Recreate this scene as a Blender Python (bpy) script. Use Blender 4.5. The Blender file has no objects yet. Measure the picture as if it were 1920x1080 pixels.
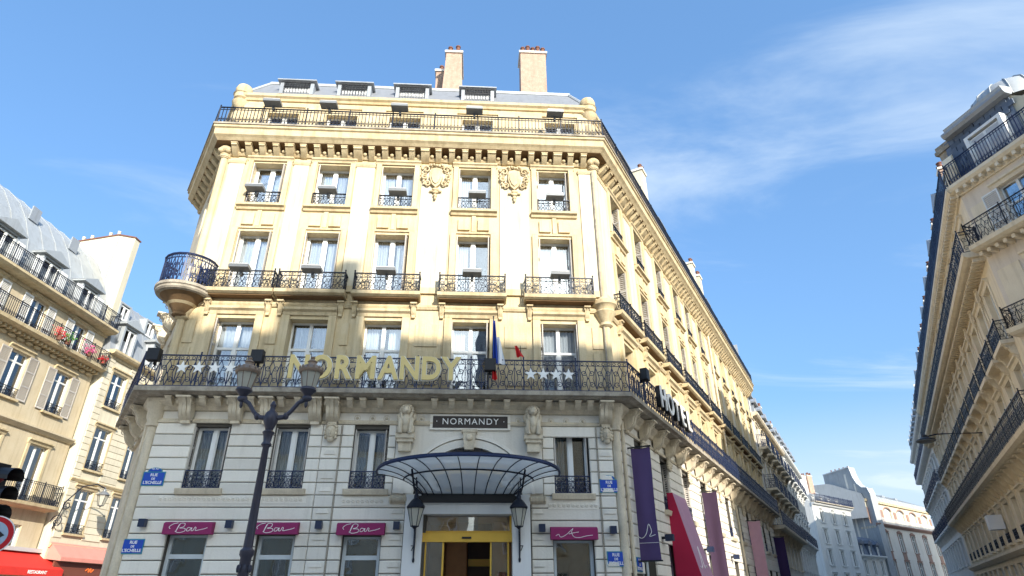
import bpy, bmesh, math, random
import numpy as np
from mathutils import Matrix, Vector
R = math.radians
random.seed(7)
S = bpy.context.scene
COL = S.collection

# ------------------------------------------------------------------ camera
PITCH, ROLL, FPX = R(27.34), R(-.34), 1134.6
cam = bpy.data.cameras.new('camera'); cam_o = bpy.data.objects.new('camera', cam); COL.objects.link(cam_o)
cam.sensor_width = 36; cam.lens = 36 * FPX / 1920; cam.clip_end = 2000; cam.clip_start = .1
_fw = Vector((0, math.cos(PITCH), math.sin(PITCH))); _up = Vector((0, -math.sin(PITCH), math.cos(PITCH))); _ri = Vector((1, 0, 0))
ri = _ri * math.cos(ROLL) + _up * math.sin(ROLL); up = -_ri * math.sin(ROLL) + _up * math.cos(ROLL)
m = Matrix((ri, up, -_fw)).transposed().to_4x4(); m.translation = (0, 0, 1.6)
cam_o.matrix_world = m
S.camera = cam_o

# ------------------------------------------------------------------ light
SUN_AZ, SUN_EL = R(155), R(24)
w = bpy.data.worlds.new('World'); S.world = w; w.use_nodes = True
nt = w.node_tree; N = nt.nodes; L_ = nt.links
for n in list(N): N.remove(n)
def wn(t, **k):
    n = N.new(t)
    for a, b in k.items(): setattr(n, a, b)
    return n
out = wn('ShaderNodeOutputWorld'); bg = wn('ShaderNodeBackground')
sky = wn('ShaderNodeTexSky', sky_type='NISHITA', sun_disc=False, sun_elevation=SUN_EL, sun_rotation=SUN_AZ, air_density=1.15, dust_density=5.0, ozone_density=2.2, altitude=50)
bg.inputs['Strength'].default_value = .1
tc = wn('ShaderNodeTexCoord'); sep = wn('ShaderNodeSeparateXYZ'); L_.new(tc.outputs['Generated'], sep.inputs[0])
def mth(op, a, b=None, c=None):
    n = wn('ShaderNodeMath', operation=op)
    for i, v in enumerate((a, b, c)):
        if v is None: continue
        if isinstance(v, (int, float)): n.inputs[i].default_value = v
        else: L_.new(v, n.inputs[i])
    return n.outputs[0]
zz = mth('MAXIMUM', mth('ADD', sep.outputs['Z'], .12), .02)
cx = mth('DIVIDE', sep.outputs['X'], zz); cy = mth('DIVIDE', sep.outputs['Y'], zz)
cmb = wn('ShaderNodeCombineXYZ'); L_.new(mth('MULTIPLY', cx, .55), cmb.inputs[0]); L_.new(mth('MULTIPLY', cy, 1.5), cmb.inputs[1]); cmb.inputs[2].default_value = 33.1
nz = wn('ShaderNodeTexNoise'); nz.inputs['Scale'].default_value = 1.5; nz.inputs['Detail'].default_value = 7; nz.inputs['Roughness'].default_value = .6; nz.inputs['Distortion'].default_value = .7
L_.new(cmb.outputs[0], nz.inputs['Vector'])
nz2 = wn('ShaderNodeTexNoise'); nz2.inputs['Scale'].default_value = .75; nz2.inputs['Detail'].default_value = 2
L_.new(cmb.outputs[0], nz2.inputs['Vector'])
cl = mth('ADD', nz.outputs['Fac'], mth('MULTIPLY', mth('SUBTRACT', nz2.outputs['Fac'], .5), .5))
cl = mth('ADD', cl, mth('MULTIPLY', sep.outputs['X'], .17))
hi_ = wn('ShaderNodeMapRange', interpolation_type='SMOOTHSTEP'); L_.new(sep.outputs['Z'], hi_.inputs[0]); hi_.inputs[1].default_value = .66; hi_.inputs[2].default_value = .80; hi_.inputs[3].default_value = 0; hi_.inputs[4].default_value = .16
cl = mth('SUBTRACT', cl, hi_.outputs[0])
lo_ = wn('ShaderNodeMapRange', interpolation_type='SMOOTHSTEP'); L_.new(sep.outputs['Z'], lo_.inputs[0]); lo_.inputs[1].default_value = .38; lo_.inputs[2].default_value = .52; lo_.inputs[3].default_value = -.05; lo_.inputs[4].default_value = .06
cl = mth('ADD', cl, lo_.outputs[0])
mr = wn('ShaderNodeMapRange', interpolation_type='SMOOTHSTEP'); L_.new(cl, mr.inputs[0]); mr.inputs[1].default_value = .52; mr.inputs[2].default_value = .84; mr.inputs[4].default_value = .68
# thin bright veil low over the horizon
lowv = wn('ShaderNodeMapRange', interpolation_type='SMOOTHSTEP'); L_.new(sep.outputs['Z'], lowv.inputs[0]); lowv.inputs[1].default_value = .12; lowv.inputs[2].default_value = .28; lowv.inputs[3].default_value = .6; lowv.inputs[4].default_value = 0
fac = mth('MINIMUM', mth('ADD', mr.outputs[0], lowv.outputs[0]), .85)
tint = wn('ShaderNodeMix', data_type='RGBA', blend_type='MULTIPLY'); tint.inputs[0].default_value = 1; tint.inputs[7].default_value = (.80, .98, 1.14, 1)
L_.new(sky.outputs[0], tint.inputs[6])
flat = wn('ShaderNodeMix', data_type='RGBA'); flat.inputs[0].default_value = .4; L_.new(tint.outputs[2], flat.inputs[6]); flat.inputs[7].default_value = (.50, 1.28, 2.6, 1)
mix = wn('ShaderNodeMix', data_type='RGBA'); L_.new(fac, mix.inputs[0]); L_.new(flat.outputs[2], mix.inputs[6]); mix.inputs[7].default_value = (2.6, 3.05, 3.5, 1)
L_.new(mix.outputs[2], bg.inputs['Color']); L_.new(bg.outputs[0], out.inputs[0])
sl = bpy.data.lights.new('sun', 'SUN'); sl.energy = 2.45; sl.angle = R(.55); sl.color = (1, .94, .84)
so = bpy.data.objects.new('sun', sl); COL.objects.link(so)
sd = Vector((math.sin(SUN_AZ) * math.cos(SUN_EL), math.cos(SUN_AZ) * math.cos(SUN_EL), math.sin(SUN_EL)))
so.rotation_euler = sd.to_track_quat('Z', 'Y').to_euler(); so.location = (30, -40, 60)
S.view_settings.view_transform = 'Standard'; S.view_settings.look = 'None'; S.view_settings.gamma = 1
S.view_settings.use_curve_mapping = False; S.view_settings.exposure = 1.74
try:
    S.cycles.max_bounces = 7; S.cycles.transparent_max_bounces = 10
except Exception: pass

# ------------------------------------------------------------------ materials
MATS = {}
def mat(name, col, rough=.8, metal=0, noise=0, nscale=1.0, streak=0, bump=0, bscale=30, spec=.4, col2=None, fine=0):
    if name in MATS: return MATS[name]
    m = bpy.data.materials.new(name); m.use_nodes = True; t = m.node_tree; b = t.nodes['Principled BSDF']
    b.inputs['Roughness'].default_value = rough; b.inputs['Metallic'].default_value = metal
    b.inputs['Specular IOR Level'].default_value = spec
    c = (*col, 1); b.inputs['Base Color'].default_value = c
    geo = t.nodes.new('ShaderNodeNewGeometry'); last = None
    def lay(scale, vecscale, lo, hi, c2, amt, prev, det=5):
        mp = t.nodes.new('ShaderNodeMapping'); mp.inputs['Scale'].default_value = vecscale; t.links.new(geo.outputs['Position'], mp.inputs[0])
        n = t.nodes.new('ShaderNodeTexNoise'); n.inputs['Scale'].default_value = scale; n.inputs['Detail'].default_value = det; n.inputs['Roughness'].default_value = .62
        t.links.new(mp.outputs[0], n.inputs['Vector'])
        r_ = t.nodes.new('ShaderNodeMapRange'); r_.inputs[1].default_value = lo; r_.inputs[2].default_value = hi; r_.inputs[4].default_value = amt
        t.links.new(n.outputs['Fac'], r_.inputs[0])
        x = t.nodes.new('ShaderNodeMix'); x.data_type = 'RGBA'; t.links.new(r_.outputs[0], x.inputs[0])
        if prev is None: x.inputs[6].default_value = c
        else: t.links.new(prev, x.inputs[6])
        x.inputs[7].default_value = (*c2, 1); return x.outputs[2]
    if noise: last = lay(nscale, (1, 1, 1), .38, .72, col2 or tuple(v * .55 for v in col), noise, last)
    if streak: last = lay(2.4, (2.2, 2.2, .16), .5, .75, tuple(v * f for v, f in zip(col, (.42, .36, .3))), streak, last, 4)
    if fine: last = lay(26, (1, 1, 1), .45, .7, tuple(v * .5 for v in col), fine, last, 3)
    if last is not None: t.links.new(last, b.inputs['Base Color'])
    if bump:
        n = t.nodes.new('ShaderNodeTexNoise'); n.inputs['Scale'].default_value = bscale; n.inputs['Detail'].default_value = 4
        t.links.new(geo.outputs['Position'], n.inputs['Vector'])
        bp = t.nodes.new('ShaderNodeBump'); bp.inputs['Strength'].default_value = bump; bp.inputs['Distance'].default_value = .02
        t.links.new(n.outputs['Fac'], bp.inputs['Height']); t.links.new(bp.outputs[0], b.inputs['Normal'])
    MATS[name] = m; return m
def glass_mat(name, tint=(.92, .95, .97), base=.10, gl=(1, 1, 1)):
    m = bpy.data.materials.new(name); m.use_nodes = True; t = m.node_tree
    for n in list(t.nodes): t.nodes.remove(n)
    o = t.nodes.new('ShaderNodeOutputMaterial'); tr = t.nodes.new('ShaderNodeBsdfTransparent'); g = t.nodes.new('ShaderNodeBsdfGlossy')
    tr.inputs[0].default_value = (*tint, 1); g.inputs['Roughness'].default_value = .015; g.inputs['Color'].default_value = (*gl, 1)
    f = t.nodes.new('ShaderNodeFresnel'); f.inputs[0].default_value = 1.52
    a = t.nodes.new('ShaderNodeMath'); a.operation = 'MULTIPLY_ADD'; a.inputs[1].default_value = 1.5; a.inputs[2].default_value = base; a.use_clamp = True
    n = t.nodes.new('ShaderNodeTexNoise'); n.inputs['Scale'].default_value = .9
    geo = t.nodes.new('ShaderNodeNewGeometry'); t.links.new(geo.outputs['Position'], n.inputs['Vector'])
    bp = t.nodes.new('ShaderNodeBump'); bp.inputs['Strength'].default_value = .12; bp.inputs['Distance'].default_value = .05
    t.links.new(n.outputs['Fac'], bp.inputs['Height']); t.links.new(bp.outputs[0], g.inputs['Normal'])
    t.links.new(f.outputs[0], a.inputs[0]); x = t.nodes.new('ShaderNodeMixShader')
    t.links.new(a.outputs[0], x.inputs[0]); t.links.new(tr.outputs[0], x.inputs[1]); t.links.new(g.outputs[0], x.inputs[2]); t.links.new(x.outputs[0], o.inputs[0])
    MATS[name] = m; return m
def cloth_mat(name, col, trans=.35):
    m = mat(name, col, .9, 0, .25, 3)
    t = m.node_tree; b = t.nodes['Principled BSDF']; o = t.nodes['Material Output']
    tl = t.nodes.new('ShaderNodeBsdfTranslucent'); tl.inputs[0].default_value = (*col, 1)
    x = t.nodes.new('ShaderNodeMixShader'); x.inputs[0].default_value = trans
    t.links.new(b.outputs[0], x.inputs[1]); t.links.new(tl.outputs[0], x.inputs[2]); t.links.new(x.outputs[0], o.inputs[0])
    return m
M_UP = mat('cream limestone', (.60, .495, .315), .85, 0, .55, 1.3, .6, .35, 22, col2=(.52, .38, .17), fine=.15)
M_PIL = mat('pale cream limestone', (.62, .555, .415), .85, 0, .45, 1.3, .5, .3, 22, col2=(.62, .52, .33), fine=.1)
M_TRIM = mat('cream carved stone', (.58, .475, .295), .85, 0, .6, 2.2, .6, .3, 30, col2=(.36, .26, .13), fine=.25)
M_LOW = mat('grey painted stone', (.80, .75, .655), .8, 0, .25, 1.1, .2, .25, 18, col2=(.64, .57, .45), fine=.1)
M_LOWT = mat('weathered carved stone', (.68, .59, .44), .85, 0, .5, 2.0, .45, .35, 30, col2=(.3, .25, .18), fine=.25)
M_SOFF_SHADE = mat('shade brown soffit', (.20, .12, .055), .9, 0, .6, 3, 0, .3, 30, col2=(.10, .06, .03), fine=.3)  # painted shade: dark brown that lowers the fill under ledges
M_SLAB = mat('stained balcony stone', (.42, .37, .29), .9, 0, .8, 3.5, .5, .4, 30, col2=(.13, .11, .09), fine=.35)
M_WHITE = mat('white painted portal', (.74, .73, .70), .55, 0, .15, 1, .1, .05)
M_JOINT = mat('dark joint mortar', (.09, .08, .065), .95, 0, .3, 3)
M_IRON = mat('black wrought iron', (.012, .016, .03), .4, .3, .3, 6)
M_IRON2 = mat('navy painted iron', (.018, .028, .075), .38, .2, .3, 6)
M_FRAME = mat('white window paint', (.78, .78, .75), .5, 0, .15, 3, .1)
M_FRAMEG = mat('pale grey shopfront paint', (.55, .60, .62), .5, 0, .1, 2)
M_SHUT = mat('grey beige shutter paint', (.50, .46, .41), .6, 0, .25, 2, .2)
M_SHUTW = mat('pale shutter paint', (.66, .65, .62), .6, 0, .2, 2, .15)
M_CURT = cloth_mat('white net curtain', (.82, .83, .84), .3)
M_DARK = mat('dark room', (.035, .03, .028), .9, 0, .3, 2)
M_GLASS = glass_mat('window glass', base=.09)
M_GLASSC = glass_mat('canopy glass', tint=(.8, .84, .8), base=.05)
_t = M_GLASSC.node_tree; _tl = _t.nodes.new('ShaderNodeBsdfTranslucent'); _tl.inputs[0].default_value = (.95, .96, .92, 1); _df = _t.nodes.new('ShaderNodeBsdfDiffuse'); _df.inputs[0].default_value = (.85, .86, .82, 1)
_m0 = _t.nodes.new('ShaderNodeMixShader'); _m0.inputs[0].default_value = .35; _m1 = _t.nodes.new('ShaderNodeMixShader'); _m1.inputs[0].default_value = .66
_old = [n for n in _t.nodes if n.type == 'MIX_SHADER' and n not in (_m0, _m1)][0]
_t.links.new(_tl.outputs[0], _m0.inputs[1]); _t.links.new(_df.outputs[0], _m0.inputs[2]); _t.links.new(_old.outputs[0], _m1.inputs[1]); _t.links.new(_m0.outputs[0], _m1.inputs[2])
_t.links.new(_m1.outputs[0], [n for n in _t.nodes if n.type == 'OUTPUT_MATERIAL'][0].inputs[0])
M_ZINC = mat('zinc roof', (.30, .32, .345), .5, .2, .4, 1.2, .35, .1, 10, col2=(.3, .33, .36))
M_ZINCL = mat('pale zinc roof', (.40, .42, .43), .5, .25, .35, 1.0, .3, .1, 10, col2=(.28, .3, .31))
M_SLATE = mat('blue slate', (.12, .15, .2), .6, 0, .5, 5, .2, .3, 18, col2=(.06, .08, .12))
M_SLATEG = mat('grey slate', (.20, .21, .23), .6, 0, .5, 4, .3, .3, 22, col2=(.16, .17, .19))
M_BOX = mat('grey floodlight metal', (.22, .23, .24), .45, .4, .2, 4)
M_BOXL = mat('pale lamp lid', (.55, .55, .54), .5, .2)
M_BLACK = mat('matt black metal', (.012, .012, .014), .5)
M_NAVY = mat('dark navy lamp', (.015, .025, .06), .4)
M_GOLDL = mat('gold sign face', (.72, .56, .22), .45, 0, .15, 2)
M_WHITEP = mat('white sign paint', (.85, .84, .8), .5)
M_BROWNP = mat('dark brown plaque', (.035, .025, .02), .5, 0, .3, 4)
M_AWN = mat('magenta awning cloth', (.26, .022, .105), .8, 0, .15, 3)
M_RED = mat('red awning cloth', (.62, .03, .02), .8, 0, .2, 3)
M_SALMON = mat('salmon awning cloth', (.62, .25, .2), .85, 0, .2, 2)
M_CRIM = mat('crimson fabric', (.42, .012, .055), .75, 0, .15, 2)
M_PINK = cloth_mat('mauve pink fabric', (.56, .33, .45), .3)
M_PINKL = cloth_mat('rose fabric', (.72, .4, .45), .3)
M_PURP = mat('purple fabric', (.085, .052, .15), .75, 0, .2, 2)
M_PURPD = mat('deep purple fabric', (.035, .012, .07), .75, 0, .2, 2)
M_MAUV = mat('plum fabric', (.040, .018, .045), .75, 0, .2, 2)
M_BLUE = mat('enamel blue', (.02, .07, .42), .25, spec=.6)
M_GREEN = mat('enamel green', (.02, .22, .3), .3, spec=.6)
M_GOLD = mat('brass door beam', (.75, .45, .06), .4, .0, .2, 3)
M_WOOD = mat('brown lobby panel', (.55, .28, .12), .5, 0, .4, 3)
M_WOODD = mat('dark lobby wood', (.07, .035, .018), .5, 0, .4, 3)
M_BRICK = mat('pinkish chimney brick', (.47, .33, .25), .9, 0, .6, 5, .3, .5, 30, col2=(.28, .17, .12), fine=.6)
M_TERRA = mat('terracotta pot', (.17, .075, .05), .85, 0, .4, 6)
M_SQ = mat('pale square paving', (.42, .38, .33), .85, 0, .3, 2, 0, .3, 30)
M_ASPH = mat('asphalt', (.05, .05, .052), .9, 0, .4, 2, 0, .4, 60, fine=.3)
M_PAVE = mat('paving granite', (.24, .23, .22), .85, 0, .4, 2, 0, .3, 30)
M_KERB = mat('kerb granite', (.3, .29, .28), .85, 0, .4, 3)
M_LB = mat('ochre limestone', (.56, .475, .33), .85, 0, .4, 1, .4, .3, 20, col2=(.42, .32, .18), fine=.15)
M_LBL = mat('pale cream render', (.66, .6, .46), .85, 0, .3, .7, .3, .2, 16, col2=(.55, .47, .33), fine=.1)
M_PLAS = mat('cream plaster', (.58, .53, .40), .9, 0, .3, .5, .35, .15, 8, col2=(.46, .4, .28))
M_RB = mat('right limestone', (.80, .695, .52), .85, 0, .4, 1, .35, .3, 20, col2=(.58, .46, .3), fine=.15)
M_RBF = mat('pale pinkish limestone', (.74, .64, .52), .85, 0, .4, 1, .3, .3, 20, col2=(.6, .5, .38), fine=.12)
M_WB = mat('white render', (.66, .66, .63), .9, 0, .3, .5, .35, .1, 8, col2=(.52, .52, .5))
M_GB = mat('grey render', (.40, .41, .41), .9, 0, .5, .8, .5, .2, 8, col2=(.27, .28, .29), fine=.2)
M_GRB = mat('grey stone', (.62, .59, .53), .88, 0, .4, .9, .4, .2, 14, col2=(.47, .44, .38), fine=.15)
M_BRK = mat('red brick far', (.30, .19, .15), .9, 0, .4, 3, .2, .3, 30)
M_LEAF = mat('green leaves', (.10, .26, .03), .7, 0, .3, 8)
M_FLR = mat('red flowers', (.6, .02, .03), .7); M_FLP = mat('pink flowers', (.62, .07, .22), .7)
M_LAMPG = cloth_mat('frosted lantern glass', (.72, .70, .60), .5)
M_LAMPB = mat('brown lantern hood', (.30, .22, .16), .5, .3, .4, 8)
M_POST = mat('lamp post paint', (.06, .056, .075), .4, .2, .3, 5)
M_SIGNW = mat('sign white', (.8, .8, .8), .4); M_SIGNR = mat('sign red', (.5, .01, .02), .4); M_SIGNG = mat('sign blue grey', (.35, .45, .58), .4)
M_FB = mat('flag blue', (.02, .06, .34), .8); M_FW = mat('flag white', (.8, .8, .8), .8); M_FR = mat('flag red', (.6, .02, .02), .8)

# ------------------------------------------------------------------ helpers
def vary(m_, amt):
    t = m_.node_tree; b = t.nodes['Principled BSDF']; oi = t.nodes.new('ShaderNodeObjectInfo'); r_ = t.nodes.new('ShaderNodeMapRange'); r_.inputs[3].default_value = 1 - amt; r_.inputs[4].default_value = 1 + amt * .3
    t.links.new(oi.outputs['Random'], r_.inputs[0]); x = t.nodes.new('ShaderNodeHueSaturation'); t.links.new(r_.outputs[0], x.inputs['Value'])
    t.links.new(b.inputs['Base Color'].links[0].from_socket, x.inputs['Color']); t.links.new(x.outputs[0], b.inputs['Base Color'])
vary(M_LOW, .14); vary(M_LBL, .12); vary(M_SLATE, .35); vary(M_CURT, .2); vary(M_SHUT, .2)
class MB:
    def __init__(s): s.V = []; s.F = []; s.n = 0
    def add(s, V, F):
        V = [tuple(v) for v in V]; s.V += V; n = s.n; s.F += [tuple(i + n for i in f) for f in F]; s.n += len(V); return s
    def box(s, x0, x1, y0, y1, z0, z1):
        return s.add([(x0, y0, z0), (x1, y0, z0), (x1, y1, z0), (x0, y1, z0), (x0, y0, z1), (x1, y0, z1), (x1, y1, z1), (x0, y1, z1)],
                     [(0, 3, 2, 1), (4, 5, 6, 7), (0, 1, 5, 4), (1, 2, 6, 5), (2, 3, 7, 6), (3, 0, 4, 7)])
    def quad(s, a, b, c, d): return s.add([a, b, c, d], [(0, 1, 2, 3)])
    def prism(s, prof, x0, x1):                       # profile of (y,z) pulled along x
        n = len(prof)
        V = [(x0, y, z) for y, z in prof] + [(x1, y, z) for y, z in prof]
        F = [(i, (i + 1) % n, n + (i + 1) % n, n + i) for i in range(n)] + [tuple(range(n))[::-1], tuple(range(n, 2 * n))]
        return s.add(V, F)
    def plate(s, pts, y0, y1):                        # outline of (x,z) given thickness along y
        n = len(pts)
        V = [(x, y0, z) for x, z in pts] + [(x, y1, z) for x, z in pts]
        F = [(i, (i + 1) % n, n + (i + 1) % n, n + i) for i in range(n)] + [tuple(range(n)), tuple(range(n, 2 * n))[::-1]]
        return s.add(V, F)
    def lathe(s, prof, cx=0, cy=0, seg=16, a0=0, a1=2 * math.pi):
        full = abs(a1 - a0 - 2 * math.pi) < 1e-6; k = seg if full else seg + 1; V = []; F = []
        for r, z in prof:
            for i in range(k):
                a = a0 + (a1 - a0) * i / seg; V.append((cx + r * math.cos(a), cy + r * math.sin(a), z))
        for j in range(len(prof) - 1):
            for i in range(seg):
                p = j * k + i; q = j * k + (i + 1) % k; F.append((p, q, q + k, p + k))
        return s.add(V, F)
    def ball(s, c, r, seg=10, rings=6):
        if isinstance(r, (int, float)): r = (r, r, r)
        V = []; F = []
        for j in range(rings + 1):
            t = math.pi * j / rings
            for i in range(seg):
                a = 2 * math.pi * i / seg; V.append((c[0] + r[0] * math.sin(t) * math.cos(a), c[1] + r[1] * math.sin(t) * math.sin(a), c[2] + r[2] * math.cos(t)))
        for j in range(rings):
            for i in range(seg):
                p = j * seg + i; q = j * seg + (i + 1) % seg; F.append((p, q, q + seg, p + seg))
        return s.add(V, F)
    def tube(s, pts, r, k=4, closed=False):
        P = [Vector(p) for p in pts]; n = len(P); V = []; F = []
        for i, p in enumerate(P):
            if closed: t = P[(i + 1) % n] - P[i - 1]
            else: t = P[min(i + 1, n - 1)] - P[max(i - 1, 0)]
            if t.length < 1e-9: t = Vector((0, 0, 1))
            t.normalize(); a = t.cross(Vector((0, 1, 0)))
            if a.length < .1: a = t.cross(Vector((1, 0, 0)))
            a.normalize(); b = t.cross(a); rr = r[i] if isinstance(r, (list, tuple)) else r
            for q in range(k):
                an = 2 * math.pi * (q + .5) / k; V.append(p + a * rr * math.cos(an) + b * rr * math.sin(an))
        m_ = n if closed else n - 1
        for i in range(m_):
            for q in range(k):
                A = i * k + q; B = i * k + (q + 1) % k; C_ = ((i + 1) % n) * k + (q + 1) % k; D = ((i + 1) % n) * k + q; F.append((A, B, C_, D))
        if not closed: F += [tuple(range(k))[::-1], tuple(range((n - 1) * k, n * k))]
        return s.add(V, F)
    def merge(s, o, M=None):
        V = [tuple(M @ Vector(v)) for v in o.V] if M is not None else o.V
        return s.add(V, o.F)
    def shift(s, o, dx=0, dy=0, dz=0, sx=1): return s.add([(v[0] * sx + dx, v[1] + dy, v[2] + dz) for v in o.V], o.F)
    def mesh(s, name, m_, smooth=False):
        me = bpy.data.meshes.new(name); me.from_pydata(s.V, [], s.F); me.materials.append(m_); me.update()
        if smooth:
            me.polygons.foreach_set('use_smooth', [True] * len(me.polygons))
            try: me.set_sharp_from_angle(angle=R(38))
            except Exception: pass
        return me
WM = {}
I4 = Matrix.Identity(4)
def link(name, me, parent=None, M=I4):
    o = bpy.data.objects.new(name, me); COL.objects.link(o)
    if parent is not None:
        o.parent = parent; o.matrix_local = WM[parent.name].inverted() @ M
    else: o.matrix_world = M
    WM[o.name] = M.copy(); return o
def thing(name, label, cat, M, me=None, group=None, kind=None):
    o = link(name, me, None, M)
    if label: o['label'] = label
    if cat: o['category'] = cat
    if group: o['group'] = group
    if kind: o['kind'] = kind
    return o
def part(name, mb, m_, parent, M, smooth=False): return link(name, mb.mesh(name, m_, smooth), parent, M)
def T(x, y, z): return Matrix.Translation((x, y, z))
def RZ(a): return Matrix.Rotation(a, 4, 'Z')
class Fr:                                             # a facade: x to the viewer's right, y into the wall, z up
    def __init__(s, O, az=None, e=None, L=0):
        e = Vector((math.sin(az), math.cos(az))) if e is None else Vector(e).normalized()
        s.e = e; s.i = Vector((-e.y, e.x)); s.O = Vector(O); s.L = L
        s.M = Matrix(((e.x, s.i.x, 0, O[0]), (e.y, s.i.y, 0, O[1]), (0, 0, 1, 0), (0, 0, 0, 1)))
    def at(s, x, y=0, z=0): return s.M @ T(x, y, z)
    def p2(s, x, y=0): return s.O + s.e * x + s.i * y
def sweep(path, prof, caps=True):                     # profile of (out, z) carried along a path with mitred corners
    P = [Vector(p) for p in path]; n = len(P); mb = MB(); V = []; k = len(prof)
    nr = []
    for i in range(n - 1):
        e = (P[i + 1] - P[i]).normalized(); nr.append(Vector((e.y, -e.x)))
    for i in range(n):
        if i == 0: m_ = nr[0]
        elif i == n - 1: m_ = nr[-1]
        else: m_ = (nr[i - 1] + nr[i]) / (1 + nr[i - 1].dot(nr[i]))
        for o_, z in prof: V.append((P[i].x + m_.x * o_, P[i].y + m_.y * o_, z))
    F = [(i * k + j, i * k + (j + 1) % k, (i + 1) * k + (j + 1) % k, (i + 1) * k + j) for i in range(n - 1) for j in range(k)]
    if caps: F += [tuple(range(k)), tuple(range((n - 1) * k, n * k))[::-1]]
    return mb.add(V, F)
def offpath(path, o_):
    mb = sweep(path, [(o_, 0)], False); return [Vector((v[0], v[1])) for v in mb.V]
CURVE_CACHE = {}
def text_mesh(body, size, ext, m_, bold=0, name='lettering', shear=0, spacing=1.0):
    cu = bpy.data.curves.new('t', 'FONT'); cu.body = body; cu.size = size; cu.extrude = ext; cu.offset = bold; cu.align_x = 'CENTER'; cu.align_y = 'CENTER'; cu.shear = shear
    cu.space_character = spacing; cu.resolution_u = 4
    o = bpy.data.objects.new('t', cu); COL.objects.link(o)
    dg = bpy.context.evaluated_depsgraph_get(); me = bpy.data.meshes.new_from_object(o.evaluated_get(dg)); me.name = name
    bpy.data.objects.remove(o); bpy.data.curves.remove(cu)
    me.materials.clear(); me.materials.append(m_); return me
RX90 = Matrix.Rotation(R(90), 4, 'X')                 # text lies in xy; stand it up to face -y

# ---- stone openings
def wall_mb(u0, u1, z0, z1, ops, depth=.3, y0=0, arch=False):
    us = sorted({u0, u1} | {round(c + k * w_ / 2, 4) for c, w_, a, b in ops for k in (-1, 1)})
    zs = sorted({z0, z1} | {a for c, w_, a, b in ops} | {b for c, w_, a, b in ops})
    us = [u for u in us if u0 - 1e-6 <= u <= u1 + 1e-6]; zs = [z for z in zs if z0 - 1e-6 <= z <= z1 + 1e-6]
    mb = MB()
    for i in range(len(us) - 1):
        run = None
        for j in range(len(zs) - 1):
            cu, cz = (us[i] + us[i + 1]) / 2, (zs[j] + zs[j + 1]) / 2
            if any(abs(cu - c) < w_ / 2 and a < cz < b for c, w_, a, b in ops): continue
            mb.quad((us[i], y0, zs[j]), (us[i + 1], y0, zs[j]), (us[i + 1], y0, zs[j + 1]), (us[i], y0, zs[j + 1]))
    for c, w_, a, b in ops:
        l, r = c - w_ / 2, c + w_ / 2; y1 = y0 + depth
        mb.quad((l, y0, a), (l, y0, b), (l, y1, b), (l, y1, a)); mb.quad((r, y0, a), (r, y1, a), (r, y1, b), (r, y0, b))
        mb.quad((l, y0, b), (r, y0, b), (r, y1, b), (l, y1, b)); mb.quad((l, y0, a), (l, y1, a), (r, y1, a), (r, y0, a))
    return mb
def rooms_mb(ops, y0, depth=.9):
    mb = MB()
    for c, w_, a, b in ops:
        l, r = c - w_ / 2 - .05, c + w_ / 2 + .05; a -= .05; b += .05; y1 = y0 + depth
        mb.quad((l, y0, a), (l, y0, b), (l, y1, b), (l, y1, a)); mb.quad((r, y0, a), (r, y1, a), (r, y1, b), (r, y0, b))
        mb.quad((l, y0, b), (r, y0, b), (r, y1, b), (l, y1, b)); mb.quad((l, y0, a), (l, y1, a), (r, y1, a), (r, y0, a)); mb.quad((l, y1, a), (r, y1, a), (r, y1, b), (l, y1, b))
    return mb
# ---- windows: frame mesh > panes, curtains, shutters; origin bottom centre at glass plane
PROTO = {}
def proto(key, fn):
    if key not in PROTO: PROTO[key] = fn()
    return PROTO[key]
def win_meshes(w_, h, transom, fm):
    f = .055; mb = MB(); y0, y1 = -.05, .02
    mb.box(-w_ / 2, -w_ / 2 + f, y0, y1, 0, h).box(w_ / 2 - f, w_ / 2, y0, y1, 0, h).box(-w_ / 2 + f, w_ / 2 - f, y0, y1, h - f, h).box(-w_ / 2 + f, w_ / 2 - f, y0, y1, 0, f * 1.5)
    mb.box(-.055, .055, y0 - .015, y1, f * 1.5, h - f)
    zt = h - f; rects = []
    if transom:
        tz = h * transom; mb.box(-w_ / 2 + f, -.055, y0 - .01, y1, tz - .04, tz + .04).box(.055, w_ / 2 - f, y0 - .01, y1, tz - .04, tz + .04)
        rects += [(-w_ / 2 + f, -.055, tz + .04, zt), (.055, w_ / 2 - f, tz + .04, zt)]; zt = tz - .04
    rects += [(-w_ / 2 + f, -.055, f * 1.5, zt), (.055, w_ / 2 - f, f * 1.5, zt)]
    for a, b, c, d in rects[-2:]:                     # casement leaf stiles
        mb.box(a, a + .03, y0 + .012, y1 - .01, c, d).box(b - .03, b, y0 + .012, y1 - .01, c, d)
    fr = mb.mesh('window', fm)
    panes = []
    for a, b, c, d in rects: panes.append(MB().box(a, b, -.018, -.012, c, d).mesh('pane', M_GLASS))
    return fr, panes
def curtain_mesh(x0, x1, z0, z1, seed, m_):
    rnd = random.Random(seed); n = 14; V = []; F = []
    ph = rnd.random() * 6
    for i in range(n + 1):
        x = x0 + (x1 - x0) * i / n; y = .12 + .035 * math.sin(i * 2.1 + ph) + .012 * math.sin(i * 5 + ph)
        V += [(x, y, z0), (x, y, z1)]
    F = [(2 * i, 2 * i + 2, 2 * i + 3, 2 * i + 1) for i in range(n)]
    return MB().add(V, F).mesh('curtain', m_, True)
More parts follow.
